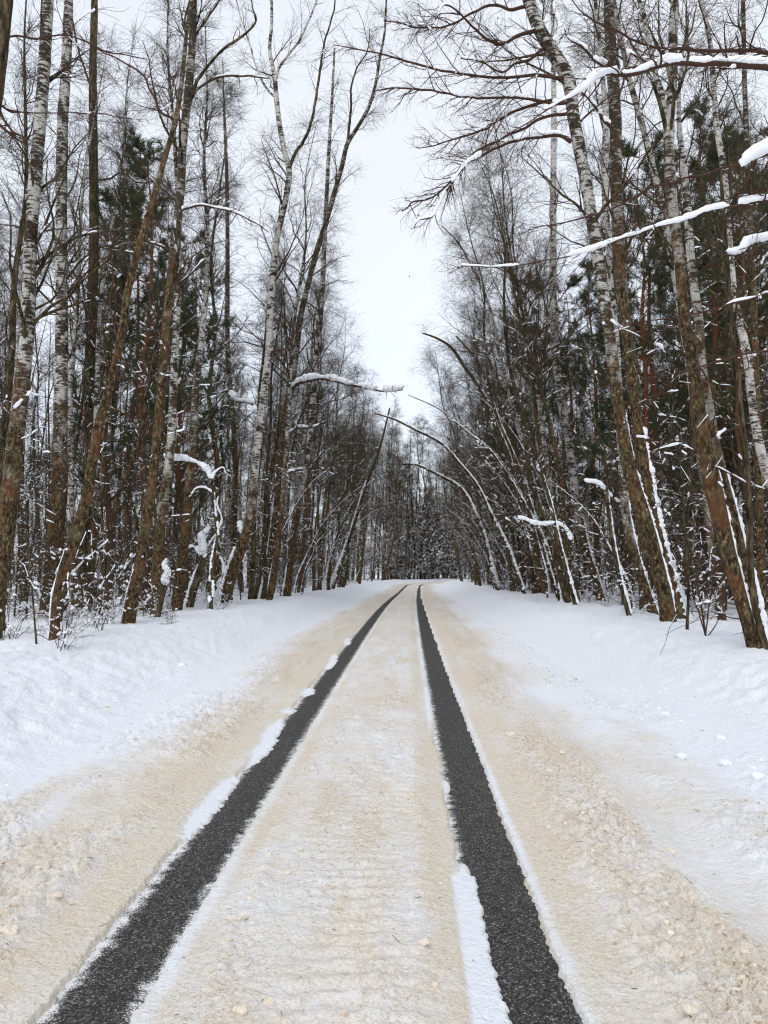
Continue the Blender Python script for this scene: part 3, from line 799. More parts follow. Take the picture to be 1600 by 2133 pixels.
# broken stumps and leaning snags
hero('tree_stump', 'short broken snow-capped stump on the left bank, right of the gnarled trunk', [(328, 1288, 11), (336, 1250, 11), (345, 1222, 10)], M_DARK, category='stump', k=9,
     branches=[dict(pts=[(345, 1224, 8), (344, 1210, 6), (350, 1196, 6), (342, 1180, 5), (352, 1165, 3)], th=0.10, cover=1.0, sub=6, ls=0.35, sn=0.6, taper=True)])
hero('tree_stump', 'leaning broken snag buried under heaped snow clumps beside the bowed white birch', [(394, 1266, 16), (404, 1225, 17), (414, 1195, 16), (424, 1165, 13)], M_DARK, category='stump', snow=(0, 1.5, 0.9, 0.9), k=9,
     branches=[dict(pts=[(424, 1168, 10), (424, 1150, 9), (420, 1130, 8), (428, 1112, 6), (436, 1098, 4)], th=0.13, cover=0.95, sub=12, ls=0.6, sn=1.0, taper=False),
               dict(pts=[(420, 1160, 6), (400, 1140, 6), (384, 1155, 5), (376, 1185, 3)], th=0.085, cover=0.9, sub=12, ls=0.6, sn=1.0),
               dict(pts=[(426, 1150, 6), (446, 1120, 5), (462, 1085, 4), (452, 1050, 3), (462, 1020, 2)], th=0.075, cover=0.9, sub=12, ls=0.6, sn=1.0),
               dict(pts=[(424, 1165, 6), (445, 1150, 5), (465, 1175, 4), (460, 1215, 3)], th=0.075, cover=0.9, sub=12, ls=0.6, sn=1.0)])
hero('young_tree', 'crooked thin tree with a zigzag snow-covered bough, above the heaped snag', [(440, 1250, 7), (442, 1180, 7), (452, 1110, 6), (446, 1060, 6), (441, 1000, 5), (430, 965, 4)], M_DARK, Y=20, category='tree', k=7, snow=(0.2, 3.5, 0.7, 1.2),
     branches=[dict(pts=[(441, 1000, 5), (430, 980, 5), (420, 973, 5), (400, 963, 5), (385, 959, 4), (365, 957, 4), (343, 955, 3)], th=0.08, cover=0.95, sub=7, ls=0.5, sn=0.7, taper=False),
               dict(pts=[(443, 1030, 4), (430, 1018, 4), (412, 1018, 4), (398, 1032, 3)], th=0.06, cover=0.9, sub=5, ls=0.4, sn=0.7),
               dict(pts=[(441, 1000, 4), (448, 985, 4), (465, 975, 3), (470, 990, 2)], th=0.06, cover=0.9, sub=5, ls=0.4, sn=0.7)])
# thin poles on the left
hero('sapling', 'thin bare pole standing alone in the snow at the far left, nearest the camera', [(76, 1342, 4.5), (72, 1290, 4), (66, 1220, 4), (60, 1160, 3), (52, 1100, 2)], M_DARK, category='sapling', k=6,
     branches=[dict(pts=[(76, 1322, 2.5), (95, 1328, 2), (112, 1337, 1.5)], sub=0), dict(pts=[(64, 1180, 2), (90, 1150, 2), (120, 1130, 1.5)], sub=6, ls=0.35, tw=4)])
hero('sapling', 'straight thin pole rising between the dark trunk and the gnarled brown trunk on the left', [(210, 1256, 5), (212, 1150, 5), (213, 1020, 5), (215, 900, 4), (220, 820, 3), (222, 760, 2)], M_DARK, Y=19, category='sapling', k=6, cr=CR(1.5, 16, 5, 3, 0.9, ndead=0, snow_cover=0.5))
hero('sapling', 'thin dark sapling just left of the lone bare pole by the left edge', [(30, 1282, 4), (36, 1200, 4), (40, 1120, 3), (38, 1040, 2)], M_DARK, category='sapling', k=6, cr=CR(0.8, 12, 5, 3, 0.6, ndead=0, snow_cover=0.3))

# ---- right side of the road
hero('birch_tree', 'large leaning birch on the right with mossy foot and snowy boughs over the road', [(1392, 1296, 30), (1386, 1250, 30), (1372, 1190, 29), (1344, 1085, 30), (1316, 997, 29), (1299, 910, 25), (1285, 822, 25), (1274, 735, 25), (1265, 668, 24), (1247, 545, 25), (1230, 439, 25), (1212, 334, 26), (1195, 246, 27), (1181, 158, 29), (1149, 105, 29), (1121, 56, 27), (1100, 0, 23)], M_BIRCH, snow=(0.3, 4.5, 0.55, 0.4), top=15, cr=CR(8.5, 20, 8, 6, 2.8), tw=M_TWIG_RED,
     branches=[dict(pts=[(1184, 165, 12), (1160, 164, 10), (1135, 158, 9), (1100, 157, 8), (1047, 162, 7), (977, 156, 6), (907, 144, 6), (850, 128, 5), (794, 114, 4), (740, 101, 3), (696, 93, 2)], th=0.07, cover=0.42, sub=30, tw=8, ls=1.25, sn=0.22, dY=-1.0),
               dict(pts=[(1188, 212, 10), (1160, 216, 8), (1128, 211, 7), (1082, 204, 7), (1012, 204, 6), (960, 200, 5), (924, 193, 5), (871, 185, 5), (819, 183, 4), (780, 190, 3)], th=0.07, cover=0.85, sub=30, tw=8, ls=1.15, sn=0.22, dY=-0.6),
               dict(pts=[(1190, 295, 13), (1174, 285, 10), (1128, 285, 9), (1093, 288, 8), (1040, 306, 7), (1010, 320, 7), (977, 337, 6), (942, 380, 5), (917, 422, 4), (900, 453, 4), (871, 460, 3), (862, 475, 2)], th=0.085, cover=0.7, sub=30, tw=8, ls=1.15, sn=0.22, dY=-0.3),
               dict(pts=[(1186, 205, 9), (1130, 213, 8), (1082, 228, 7), (1040, 250, 6), (1012, 267, 5), (975, 282, 5), (942, 292, 4), (900, 303, 3), (871, 309, 2)], sub=26, tw=8, ls=1.1, sn=0.2, dY=0.8),
               dict(pts=[(1192, 235, 9), (1140, 243, 8), (1082, 271, 7), (1040, 292, 6), (994, 315, 6), (965, 345, 5), (942, 373, 5), (889, 415, 4), (857, 422, 4), (846, 436, 3), (836, 439, 2)], sub=24, tw=8, ls=1.1, sn=0.2, dY=0.5),
               dict(pts=[(1125, 60, 12), (1080, 75, 9), (1040, 92, 8), (990, 60, 6), (960, 30, 5), (930, 10, 4), (900, 50, 3), (860, 55, 2)], th=0.06, cover=0.4, sub=28, tw=8, ls=1.3, sn=0.2, dY=-0.8),
               dict(pts=[(1105, 10, 10), (1060, 20, 8), (1030, 10, 7), (990, 25, 6), (940, 50, 5), (880, 58, 4), (820, 45, 3), (800, 44, 2)], sub=26, tw=8, ls=1.3, sn=0.15),
               dict(pts=[(1140, 95, 9), (1100, 125, 7), (1070, 135, 6), (1045, 150, 5), (1010, 130, 4), (960, 120, 3)], th=0.08, cover=0.6, sub=14, tw=6, ls=0.6, sn=0.3, dY=-0.9),
               dict(pts=[(1150, 100, 8), (1163, 70, 8), (1158, 30, 6), (1150, 0, 5)], th=0.10, cover=0.8, sub=6, ls=0.5, sn=0.4)])
hero('birch_tree', 'upright dark-banded birch directly behind the large leaning one, foot plastered in snow', [(1417, 1282, 24), (1407, 1240, 23), (1372, 1120, 22), (1341, 962, 22), (1320, 822, 22), (1307, 703, 23), (1290, 560, 24), (1286, 457, 25), (1283, 350, 26), (1282, 246, 26), (1275, 140, 24), (1268, 0, 22)], M_BIRCH_DARK, Y=16.5, snow=(0.0, 4.6, 0.95, 1.1), top=17, cr=CR(7, 22, 8, 5, 2.9),
     branches=[dict(pts=[(1282, 270, 11), (1262, 255, 10), (1245, 230, 8), (1225, 205, 7), (1200, 180, 6), (1170, 150, 5), (1140, 120, 4), (1090, 80, 3)], th=0.07, cover=0.8, sub=10, ls=0.7, sn=0.3),
               dict(pts=[(1268, 140, 10), (1240, 125, 8), (1215, 100, 7), (1190, 85, 5), (1175, 60, 4)], th=0.08, cover=0.85, sub=8, ls=0.6, sn=0.3)])
hero('birch_tree', 'pale twin trunk joined beside the dark-banded birch, just right of the large leaning one', [(1356, 1266, 20), (1337, 1207, 19), (1306, 1085, 18), (1297, 980, 17), (1290, 850, 17), (1283, 720, 16), (1270, 580, 15), (1264, 480, 15), (1260, 350, 15), (1262, 290, 15), (1262, 240, 13), (1256, 170, 10), (1248, 80, 9), (1240, 0, 8)], M_BIRCH_PALE, Y=18.5, snow=(0.0, 3.0, 0.8, 0.7), top=18, cr=CR(8, 20, 8, 6, 2.6))
hero('birch_tree', 'orange-brown leaning birch close to the right edge with peeling pinkish bark', [(1573, 1354, 26), (1558, 1300, 27), (1537, 1225, 28), (1509, 1120, 31), (1481, 997, 35), (1463, 910, 31), (1449, 805, 27), (1440, 735, 25), (1427, 668, 23), (1416, 545, 22), (1402, 439, 22), (1395, 350, 22), (1394, 264, 22), (1402, 158, 19), (1402, 70, 19), (1405, 0, 17)], M_BIRCH, snow=(0.1, 2.6, 0.7, 0.55), top=13, cr=CR(7, 18, 7, 6, 2.4),
     branches=[dict(pts=[(1394, 250, 15), (1377, 197, 14), (1356, 116, 12), (1342, 35, 11), (1332, 0, 10), (1322, -40, 8)], sub=8, ls=0.6, mat=M_BIRCH)])
hero('birch_tree', 'greenish slimmer trunk hugging the orange-brown birch at the right edge', [(1590, 1352, 17), (1577, 1270, 18), (1558, 1190, 19), (1530, 1085, 20), (1502, 980, 20), (1481, 875, 20), (1463, 770, 19), (1456, 668, 18), (1441, 562, 17), (1434, 457, 17), (1424, 350, 14), (1414, 250, 10), (1418, 150, 7), (1430, 60, 5)], M_BIRCH_PALE, Y=10.4, snow=(0.1, 2.8, 0.85, 1.0), cr=CR(5.5, 12, 6, 5, 1.6))
hero('birch_tree', 'narrow white birch slanting up left between the two large leaning birches on the right', [(1500, 1262, 15), (1470, 1050, 14), (1440, 800, 14), (1410, 600, 14), (1391, 492, 14), (1374, 404, 14), (1356, 334, 13), (1339, 264, 13), (1314, 176, 12), (1293, 80, 11), (1278, 0, 10)], M_BIRCH_PALE, Y=19, top=19, cr=CR(8, 20, 8, 5, 2.6))
hero('birch_tree', 'white-barked birch leaving the frame at the right edge, its foot out of view', [(1650, 1270, 22), (1625, 1100, 20), (1600, 997, 19), (1582, 927, 18), (1565, 822, 17), (1555, 735, 17), (1532, 633, 15), (1518, 492, 14), (1507, 350, 13), (1493, 264, 12), (1486, 176, 11), (1479, 88, 10), (1462, 0, 9)], M_BIRCH_PALE, Y=15.5, top=17, cr=CR(7, 20, 8, 5, 2.5))
hero('alder_tree', 'dark trunk right at the edge of frame, ending in the snow beside the orange-brown birch', [(1596, 1352, 12), (1572, 1260, 13), (1564, 1190, 13), (1560, 1050, 13), (1545, 875, 12), (1533, 770, 11), (1522, 650, 10), (1512, 500, 8), (1500, 350, 6)], M_DARK, Y=9.8, cr=CR(3.5, 12, 6, 5, 1.4))
hero('birch_tree', 'mossy straight trunk in the snow hollow behind the right-edge birches', [(1586, 1262, 17), (1584, 1120, 16), (1578, 900, 15), (1570, 650, 14), (1560, 400, 12), (1552, 200, 10), (1548, 0, 8)], M_BIRCH_DARK, Y=17.5, top=18, cr=CR(7, 20, 8, 6, 2.5))
hero('birch_tree', 'white birch standing upright left of the large leaning one, right side plastered with snow', [(1252, 1250, 17), (1238, 1200, 17), (1222, 1155, 18), (1204, 1067, 18), (1190, 962, 18), (1176, 875, 18), (1163, 790, 18), (1156, 703, 17), (1152, 600, 15), (1152, 527, 15), (1153, 350, 13), (1154, 210, 12), (1152, 100, 9), (1150, 0, 7)], M_BIRCH_PALE, snow=(0.2, 3.6, 0.75, 0.7), top=21, cr=CR(8, 24, 8, 6, 3.0))
hero('young_tree', 'thin bent tree draped in snow, arching up left beside the roadside on the right', [(1164, 1248, 8), (1134, 1155, 8), (1110, 1067, 7), (1089, 997, 7), (1062, 930, 6), (1040, 880, 6), (1015, 800, 5), (985, 740, 4), (950, 700, 3)], M_DARK, snow=(0.1, 8, 0.9, 1.1), cr=CR(4, 16, 7, 5, 1.5, snow_cover=0.5), k=7)
hero('young_tree', 'second bent tree with white upper side, just behind the thin arching one', [(1170, 1216, 10), (1138, 1120, 9), (1113, 1015, 9), (1089, 927, 8), (1065, 840, 8), (1040, 735, 7), (1020, 640, 6), (985, 560, 5), (950, 500, 4), (920, 470, 3)], M_BIRCH_PALE, snow=(0.1, 9, 0.8, 0.9), cr=CR(5, 22, 8, 5, 2.2, snow_cover=0.4), k=8)
hero('birch_tree', 'slender white birch with dark rings behind the bent snowy trees on the right', [(1160, 1208, 10), (1145, 1120, 10), (1127, 980, 10), (1106, 822, 10), (1082, 717, 9), (1068, 600, 8), (1050, 480, 6), (1040, 400, 5)], M_BIRCH_PALE, cr=CR(8, 24, 8, 5, 2.6))
hero('young_tree', 'small dark snow-lined tree at the bank, left of the upright white birch', [(1200, 1262, 9), (1180, 1190, 9), (1160, 1110, 8), (1150, 1060, 7), (1120, 960, 6), (1095, 880, 5), (1070, 800, 3)], M_DARK, snow=(0.1, 4, 0.8, 1.0), cr=CR(3, 16, 6, 5, 1.4, snow_cover=0.5), k=7,
     branches=[dict(pts=[(1190, 1128, 5), (1182, 1108, 5), (1162, 1092, 5), (1135, 1095, 4), (1110, 1092, 4), (1092, 1082, 4), (1078, 1081, 3)], th=0.075, cover=1.0, sub=4, ls=0.4, sn=0.5, taper=False)])
hero('young_tree', 'small crooked tree on the bank, left of the large leaning birch', [(1311, 1284, 10), (1292, 1210, 10), (1275, 1120, 9), (1264, 1025, 8), (1262, 950, 6), (1240, 880, 5), (1225, 800, 3)], M_DARK, snow=(0.1, 3, 0.8, 1.0), cr=CR(2.5, 14, 6, 5, 1.1, snow_cover=0.5), k=7,
     branches=[dict(pts=[(1292, 1050, 6), (1278, 1038, 6), (1264, 1025, 5), (1239, 1008, 5), (1220, 1004, 4), (1204, 994, 3)], th=0.065, cover=1.0, sub=6, ls=0.4, sn=0.5, taper=False)])
hero('young_tree', 'long slim snow-loaded tree bowed far over the road before the bend', [(1085, 1215, 6), (1058, 1140, 6), (1021, 1067, 6), (997, 1015, 5), (955, 962, 5), (920, 924, 5), (867, 896, 5), (815, 871, 4), (780, 861, 3)], M_DARK, snow=(0.2, 14, 0.95, 1.35), cr=CR(3, 16, 6, 4, 1.6, snow_cover=0.6, ndead=0), k=7)
hero('young_tree', 'lower bowed sapling beneath the long arching one, bending left over the far road', [(1030, 1205, 7), (995, 1080, 6), (953, 1011, 6), (925, 995, 5), (895, 980, 5), (867, 968, 4), (836, 968, 3)], M_DARK, snow=(0.2, 10, 0.95, 1.4), cr=CR(3, 12, 6, 3, 1.5, snow_cover=0.6, ndead=0), k=7)
hero('birch_tree', 'tall snow-lined tree bending left above the road, highest of the right-hand bowed ones', [(1115, 1236, 11), (1085, 1050, 10), (1060, 952, 10), (1040, 900, 9), (1018, 850, 9), (990, 794, 8), (969, 766, 7), (937, 721, 6), (899, 700, 4), (880, 694, 3)], M_DARK, snow=(2.0, 10, 0.95, 1.1), cr=CR(5, 18, 7, 5, 1.8, snow_cover=0.5, ndead=4), k=8)
hero('sapling', 'upright thin stems at the snow hollow between the two big right-hand birches', [(1470, 1325, 4), (1462, 1270, 4), (1452, 1215, 3), (1450, 1150, 2)], M_TWIG_RED, category='sapling', k=6,
     branches=[dict(pts=[(1470, 1322, 3.5), (1478, 1260, 3), (1485, 1205, 3), (1490, 1160, 2)], sub=5, ls=0.3), dict(pts=[(1468, 1320, 3), (1455, 1270, 3), (1435, 1225, 2), (1425, 1180, 1.5)], sub=5, ls=0.3),
               dict(pts=[(1474, 1325, 3), (1500, 1280, 2), (1515, 1220, 2)], sub=5, ls=0.3)])
hero('sapling', 'single straight pole right beside the foot of the large leaning birch', [(1432, 1296, 6), (1434, 1230, 6), (1428, 1120, 5), (1420, 1000, 4), (1415, 900, 3)], M_DARK, Y=13.2, category='sapling', k=6, cr=CR(1.2, 12, 5, 4, 0.8, ndead=0, snow_cover=0.4))

# overhanging boughs coming in from a tree right of the frame
hero('oak_tree', 'long snow-loaded boughs reaching in from beyond the right edge, trunk out of frame', [(1900, 1500, 70), (1880, 1000, 62), (1850, 500, 52), (1800, 0, 44)], M_DARK, Y=8.2, top=13, cr=CR(8, 10, 6, 5, 2.0), tw=M_TWIG_RED,
     branches=[dict(pts=[(1802, 110, 26), (1700, 150, 20), (1600, 141, 16), (1560, 137, 14), (1525, 132, 14), (1497, 131, 13), (1455, 136, 12), (1416, 133, 12), (1356, 141, 11), (1314, 151, 10), (1279, 155, 9), (1251, 159, 8), (1233, 170, 7), (1209, 190, 6), (1145, 225, 4), (1090, 262, 3), (1040, 292, 2)], Y0=7.6, dY=-0.8, th=0.076, cover=0.97, sub=22, tw=6, ls=0.9, sn=0.12, taper=True),
               dict(pts=[(1810, 130, 22), (1700, 112, 14), (1600, 108, 10), (1520, 105, 9), (1440, 106, 8), (1395, 103, 7), (1350, 95, 6), (1310, 80, 5), (1280, 65, 5), (1230, 40, 4), (1200, 15, 3), (1180, -15, 3)], Y0=8.2, dY=-0.6, sub=18, tw=6, ls=0.8, sn=0.08),
               dict(pts=[(1840, 300, 18), (1700, 300, 10), (1600, 323, 7), (1550, 338, 6), (1497, 355, 6), (1427, 373, 5), (1356, 394, 5), (1286, 429, 4), (1216, 453, 4), (1160, 468, 3), (1110, 475, 2)], Y0=7.9, dY=-0.8, sub=20, tw=6, ls=0.7, sn=0.05),
               dict(pts=[(1850, 380, 18), (1700, 395, 11), (1600, 416, 8), (1532, 428, 7), (1472, 441, 6), (1427, 458, 5), (1363, 473, 5), (1339, 480, 5), (1286, 500, 4), (1230, 520, 4), (1163, 535, 3), (1100, 548, 3), (1040, 555, 3), (960, 548, 2)], Y0=7.6, dY=-0.5, th=0.058, cover=0.58, sub=20, tw=6, ls=0.7, sn=0.12),
               dict(pts=[(1850, 280, 14), (1720, 290, 9), (1620, 305, 7), (1590, 318, 6), (1560, 335, 5), (1545, 350, 4)], Y0=7.4, th=0.07, cover=1.0, sub=6, tw=5, ls=0.5, sn=0.2, taper=False),
               dict(pts=[(1860, 560, 14), (1700, 590, 8), (1600, 610, 6), (1500, 640, 5), (1420, 660, 4), (1330, 672, 3), (1260, 700, 2)], Y0=7.9, dY=-0.4, th=0.03, cover=0.3, sub=18, tw=5, ls=0.6, sn=0.1),
               dict(pts=[(1860, 640, 14), (1700, 690, 8), (1600, 730, 6), (1540, 738, 5), (1440, 770, 4), (1340, 790, 3), (1240, 810, 2)], Y0=8.1, dY=-0.4, sub=16, tw=5, ls=0.6, sn=0.05),
               dict(pts=[(1860, 460, 12), (1700, 470, 8), (1610, 495, 6), (1565, 505, 5), (1540, 528, 4), (1515, 530, 4), (1510, 527, 3)], Y0=9.0, th=0.06, cover=0.95, sub=8, tw=5, ls=0.5, sn=0.3, taper=False)])

# ------------------------------------------------------------------ archetypes of the forest behind
def arch_path(h, r, bend, k=9):
    z = np.linspace(0, h, k)
    n = np.stack([np.cumsum(rng.normal(0, bend, k)), np.cumsum(rng.normal(0, bend, k))], 1); n -= n[0]
    R = r * (1 - 0.93 * (z / h) ** 1.15)
    p = np.column_stack([n, z, R]); p[0, 2] = -0.5; p[0, 3] *= 1.25
    return spline(p, 0.45)

def arch_birch(h, r, bend, h0, nl, nsub, ntw, lmax, rtw, **kw):
    p = arch_path(h, r, bend)
    gl, gt, gs = crown(p, h0=h0, nl=nl, nsub=nsub, ntw=ntw, lmax=lmax, rtw=rtw, lim_sides=4, **kw)
    return p, gl, gt, gs

class Kind: pass
def make_kind(name, p, gl, gt, gs, bark, twig, ksides=7, limb_mat=None):
    K = Kind(); K.name = name
    K.parts = [('trunk', trunk_geo(p, ksides, 0.04, int(rng.integers(99))).mesh('trunk', bark), None)]
    if gl.n: K.parts.append(('limbs', gl.mesh('limbs', limb_mat or M_DARK), 'stuff'))
    if gt.n: K.parts.append(('twigs', gt.mesh('twigs', twig), 'stuff'))
    if gs.n: K.parts.append(('branch_snow', gs.mesh('branch_snow', M_SNOW), 'stuff'))
    return K
def place(K, x, y, rz, lean=(0, 0), s=1.0, label='', cat='tree', group=None, sink=0.0, bark=None):
    r = link(K.name, None, loc=(x, y, gz(x, y) - sink))
    lm = Matrix.Rotation(lean[0], 3, 'Y') @ Matrix.Rotation(lean[1], 3, 'X') @ Matrix.Rotation(rz, 3, 'Z')
    r.rotation_euler = lm.to_euler(); r.scale = (s, s, s * 1.0)
    tag(r, label, cat, group)
    for nm, me, kd in K.parts:
        link(nm, me, r, kind=kd)
    return r

BIRCH = []
for i in range(6):
    h = rng.uniform(17, 22); bk = [M_BIRCH, M_BIRCH_PALE, M_BIRCH_DARK][i % 3]
    BIRCH.append(make_kind('birch_tree', *arch_birch(h, rng.uniform(0.11, 0.17), 0.16, h * rng.uniform(0.36, 0.55), 34, 8, 7, rng.uniform(2.2, 3.0), 0.0036, snow_z_max=11, snow_cover=0.42, sth=0.85, ndead=16), bk, M_TWIG))
ROWB = []
for i in range(4):
    h = rng.uniform(17, 20)
    ROWB.append(make_kind('birch_tree', *arch_birch(h, rng.uniform(0.10, 0.14), 0.16, h * 0.34, 30, 9, 7, 4.6, 0.0030, snow_z_max=12, snow_cover=0.5, sth=0.85, ndead=16, spread=(25, 60), wig=0.2, droop=-0.14, tl=1.5), [M_BIRCH, M_BIRCH_DARK][i % 2], M_TWIG))
ALDER = []
for i in range(4):
    h = rng.uniform(12, 18)
    ALDER.append(make_kind('alder_tree', *arch_birch(h, rng.uniform(0.07, 0.12), 0.2, h * rng.uniform(0.22, 0.4), 30, 7, 6, rng.uniform(1.6, 2.3), 0.0040, snow_z_max=11, snow_cover=0.5, sth=0.85, ndead=16, spread=(30, 65)), M_DARK, M_TWIG))
SAP = []
for i in range(5):
    h = rng.uniform(4.0, 8.0)
    SAP.append(make_kind('young_tree', *arch_birch(h, rng.uniform(0.018, 0.035), 0.12, h * 0.12, 28, 6, 4, rng.uniform(1.0, 1.7), 0.0042, sth=0.72, snow_z_max=8, snow_cover=0.8, ndead=5, spread=(40, 85), droop=-0.02, wig=0.22), M_DARK, M_TWIG, 5))

SAPS = []
for i in range(2):
    h = rng.uniform(6.0, 8.0)
    SAPS.append(make_kind('young_tree', *arch_birch(h, 0.035, 0.12, h * 0.08, 46, 6, 2, 1.9, 0.008, sth=2.1, snow_z_max=9, snow_cover=0.95, ndead=5, spread=(50, 90), droop=-0.02, wig=0.2), M_DARK, M_TWIG, 5))

def pine_kind(h, r, h0, full, seed):
    p = arch_path(h, r, 0.10)
    P = p[None, :, :3]; R = p[None, :, 3]
    m = len(p); f0 = h0 / h
    nl = 46
    S, D, t, _, rr = sprout(P, R, nl, f0, 0.985, 55, 88, 0.4, 0.12)
    rel = (t - f0) / (1 - f0)
    Lb = full * (0.25 + 0.75 * np.sin(np.clip((1 - rel) * 1.25, 0, 1) * PI / 2)) * rng.uniform(0.6, 1.1, nl)
    P1, R1 = grow(S, D, Lb, np.clip(rr, 0.02, 0.06), 6, 0.14, 0.05, 0.25)
    S, D, t, i1, rr = sprout(P1, R1, 9, 0.25, 1.0, 25, 60, 0.5, 0.1)
    L2 = Lb[i1] * 0.34 * rng.uniform(0.5, 1.2, len(t))
    P2, R2 = grow(S, D, L2, np.clip(rr, 0.006, 0.02), 4, 0.2, 0.06, 0.4)
    gl, gt, gs, gn = Geo(), Geo(), Geo(), Geo()
    gl.add(*tubes(P1, R1, 4)); gl.add(*tubes(P2, R2, 3))
    # needle tufts
    S, D, t, i2, rr = sprout(P2, R2, 15, 0.1, 1.0, 5, 60, 0.5, 0.25)
    n = len(S); nb = 8
    c = np.repeat(S, nb, 0); ax = np.repeat(D, nb, 0)
    d = unit(ax * 0.8 + rng.normal(0, 0.6, (n * nb, 3)) + np.array([0, 0, 0.1])); ln = rng.uniform(0.08, 0.17, n * nb)[:, None]
    c = c + ax * rng.uniform(-0.05, 0.22, (n * nb, 1))
    sd = unit(np.cross(d, rng.normal(size=(n * nb, 3)))) * 0.0085
    V = np.stack([c - sd, c + sd, c + d * ln], 1).reshape(-1, 3)
    gn.add(V, np.arange(len(V)).reshape(-1, 3))
    gs.add(*snow_on(P2, R2, 5, 0.05, 0.30, h * 0.75, 0.8, res=3)); gs.add(*snow_on(P1, R1, 5, 0.045, 0.35, h * 0.8, 0.8))
    # dead lower stubs
    S, D, t, _, rr = sprout(P, R, 16, 0.12, f0, 70, 100, 0.2, 0)
    Pd, Rd = grow(S, D, rng.uniform(0.4, 1.8, 16), np.full(16, 0.013), 4, 0.15, -0.03, 0.4)
    gl.add(*tubes(Pd, Rd, 3)); gs.add(*snow_on(Pd, Rd, 4, 0.03, 0.4))
    K = Kind(); K.name = 'pine_tree'
    K.parts = [('trunk', trunk_geo(p, 8, 0.04, seed).mesh('trunk', M_PINE), None), ('limbs', gl.mesh('limbs', M_PINE), 'stuff'),
               ('needles', gn.mesh('needles', M_NEEDLE, False), 'stuff'), ('branch_snow', gs.mesh('branch_snow', M_SNOW), 'stuff')]
    return K
PINE = [pine_kind(17, 0.15, 6.0, 2.8, 1), pine_kind(15, 0.13, 3.5, 2.7, 2), pine_kind(19, 0.17, 9.0, 3.0, 3)]

def shrub_kind(h, ns, spread, snowy):
    S = rng.normal(0, 0.06, (ns, 3)); S[:, 2] = -0.1
    D = unit(np.column_stack([rng.normal(0, spread, ns), rng.normal(0, spread, ns), np.ones(ns)]))
    L = h * rng.uniform(0.5, 1.05, ns)
    P1, R1 = grow(S, D, L, np.full(ns, 0.008), 7, 0.12, 0.0, 0.35)
    S, D, t, i, r = sprout(P1, R1, 7, 0.15, 1, 30, 70, 0.6)
    P2, R2 = grow(S, D, L[i] * rng.uniform(0.15, 0.4, len(t)), np.full(len(t), 0.0042), 4, 0.22, -0.02, 0.5)
    S, D, t, i, r = sprout(P2, R2, 3, 0.15, 1, 30, 70, 0.6)
    P3, R3 = grow(S, D, rng.uniform(0.08, 0.3, len(t)), np.full(len(t), 0.0030), 3, 0.25, -0.02, 0.5)
    K = Kind(); K.name = 'bare_shrub'
    g1, g2, g3 = Geo(), Geo(), Geo()
    g1.add(*tubes(P1, R1, 5)); g2.add(*tubes(P2, R2, 4)); g2.add(*tubes(P3, R3, 3))
    g3.add(*snow_on(P1, R1, 5, 0.026, snowy, 1e9, 0.97)); g3.add(*snow_on(P2, R2, 5, 0.026, snowy))
    K.parts = [('stems', g1.mesh('stems', M_TWIG), 'stuff'), ('twigs', g2.mesh('twigs', M_TWIG), 'stuff'), ('branch_snow', g3.mesh('branch_snow', M_SNOW), 'stuff')]
    return K
SHRUB = [shrub_kind(1.1, 7, 0.5, 0.25), shrub_kind(1.6, 9, 0.45, 0.4), shrub_kind(0.8, 6, 0.7, 0.15), shrub_kind(2.2, 10, 0.35, 0.6)]

taken = list(hero_xy)
def free(x, y, dmin):
    for a, b in taken:
        if (a - x) ** 2 + (b - y) ** 2 < dmin * dmin: return False
    return True
def in_view(x, y, margin=2.5):
    return -0.62 * y - margin < x < 0.56 * y + margin

LAB = {
 ('birch_tree', 'L'): 'slender birch standing deeper in the dense forest left of the road',
 ('birch_tree', 'R'): 'slender birch standing deeper in the dense forest right of the road',
 ('alder_tree', 'L'): 'thin dark bare tree among the dense forest left of the road',
 ('alder_tree', 'R'): 'thin dark bare tree among the dense forest right of the road',
 ('young_tree', 'L'): 'spindly snow-flecked undergrowth tree among the trunks left of the road',
 ('young_tree', 'R'): 'spindly snow-flecked undergrowth tree among the trunks right of the road',
}
GRP = {k: v.replace('slender birch standing', 'birches').replace('thin dark bare tree', 'thin dark trees').replace('spindly snow-flecked undergrowth tree', 'undergrowth trees') for k, v in LAB.items()}
def lab(kind, x, y):
    s = 'L' if x < xc(y) else 'R'
    if y > 104: return kind_far[kind], kind_far_g[kind]
    return LAB[(kind, s)], GRP[(kind, s)]
MARKS = sorted([(-22, 'the left edge birch'), (103, 'the evenly banded birch'), (162, 'the straight dark trunk'), (275, 'the gnarled brown trunk'), (400, 'the heaped snag'),
    (470, 'the bowed white birch'), (560, 'the sweeping dark tree'), (610, 'the reddish straight trunk'), (740, 'the slanting snowy sapling'), (1055, 'the long bowed tree'), (1140, 'the two bent snowy trees'),
    (1250, 'the upright white birch'), (1345, 'the pale twin trunk'), (1390, 'the large leaning birch'), (1560, 'the orange-brown birch')])
def to_px(x, y, z):
    v = RC.T @ (np.array([x, y, z]) - np.array([0, 0, CAM_H]))
    return 800 + FOCAL * v[0] / -v[2]
NOUN = {'birch_tree': 'birch', 'alder_tree': 'dark tree', 'young_tree': 'young tree'}
forest = []
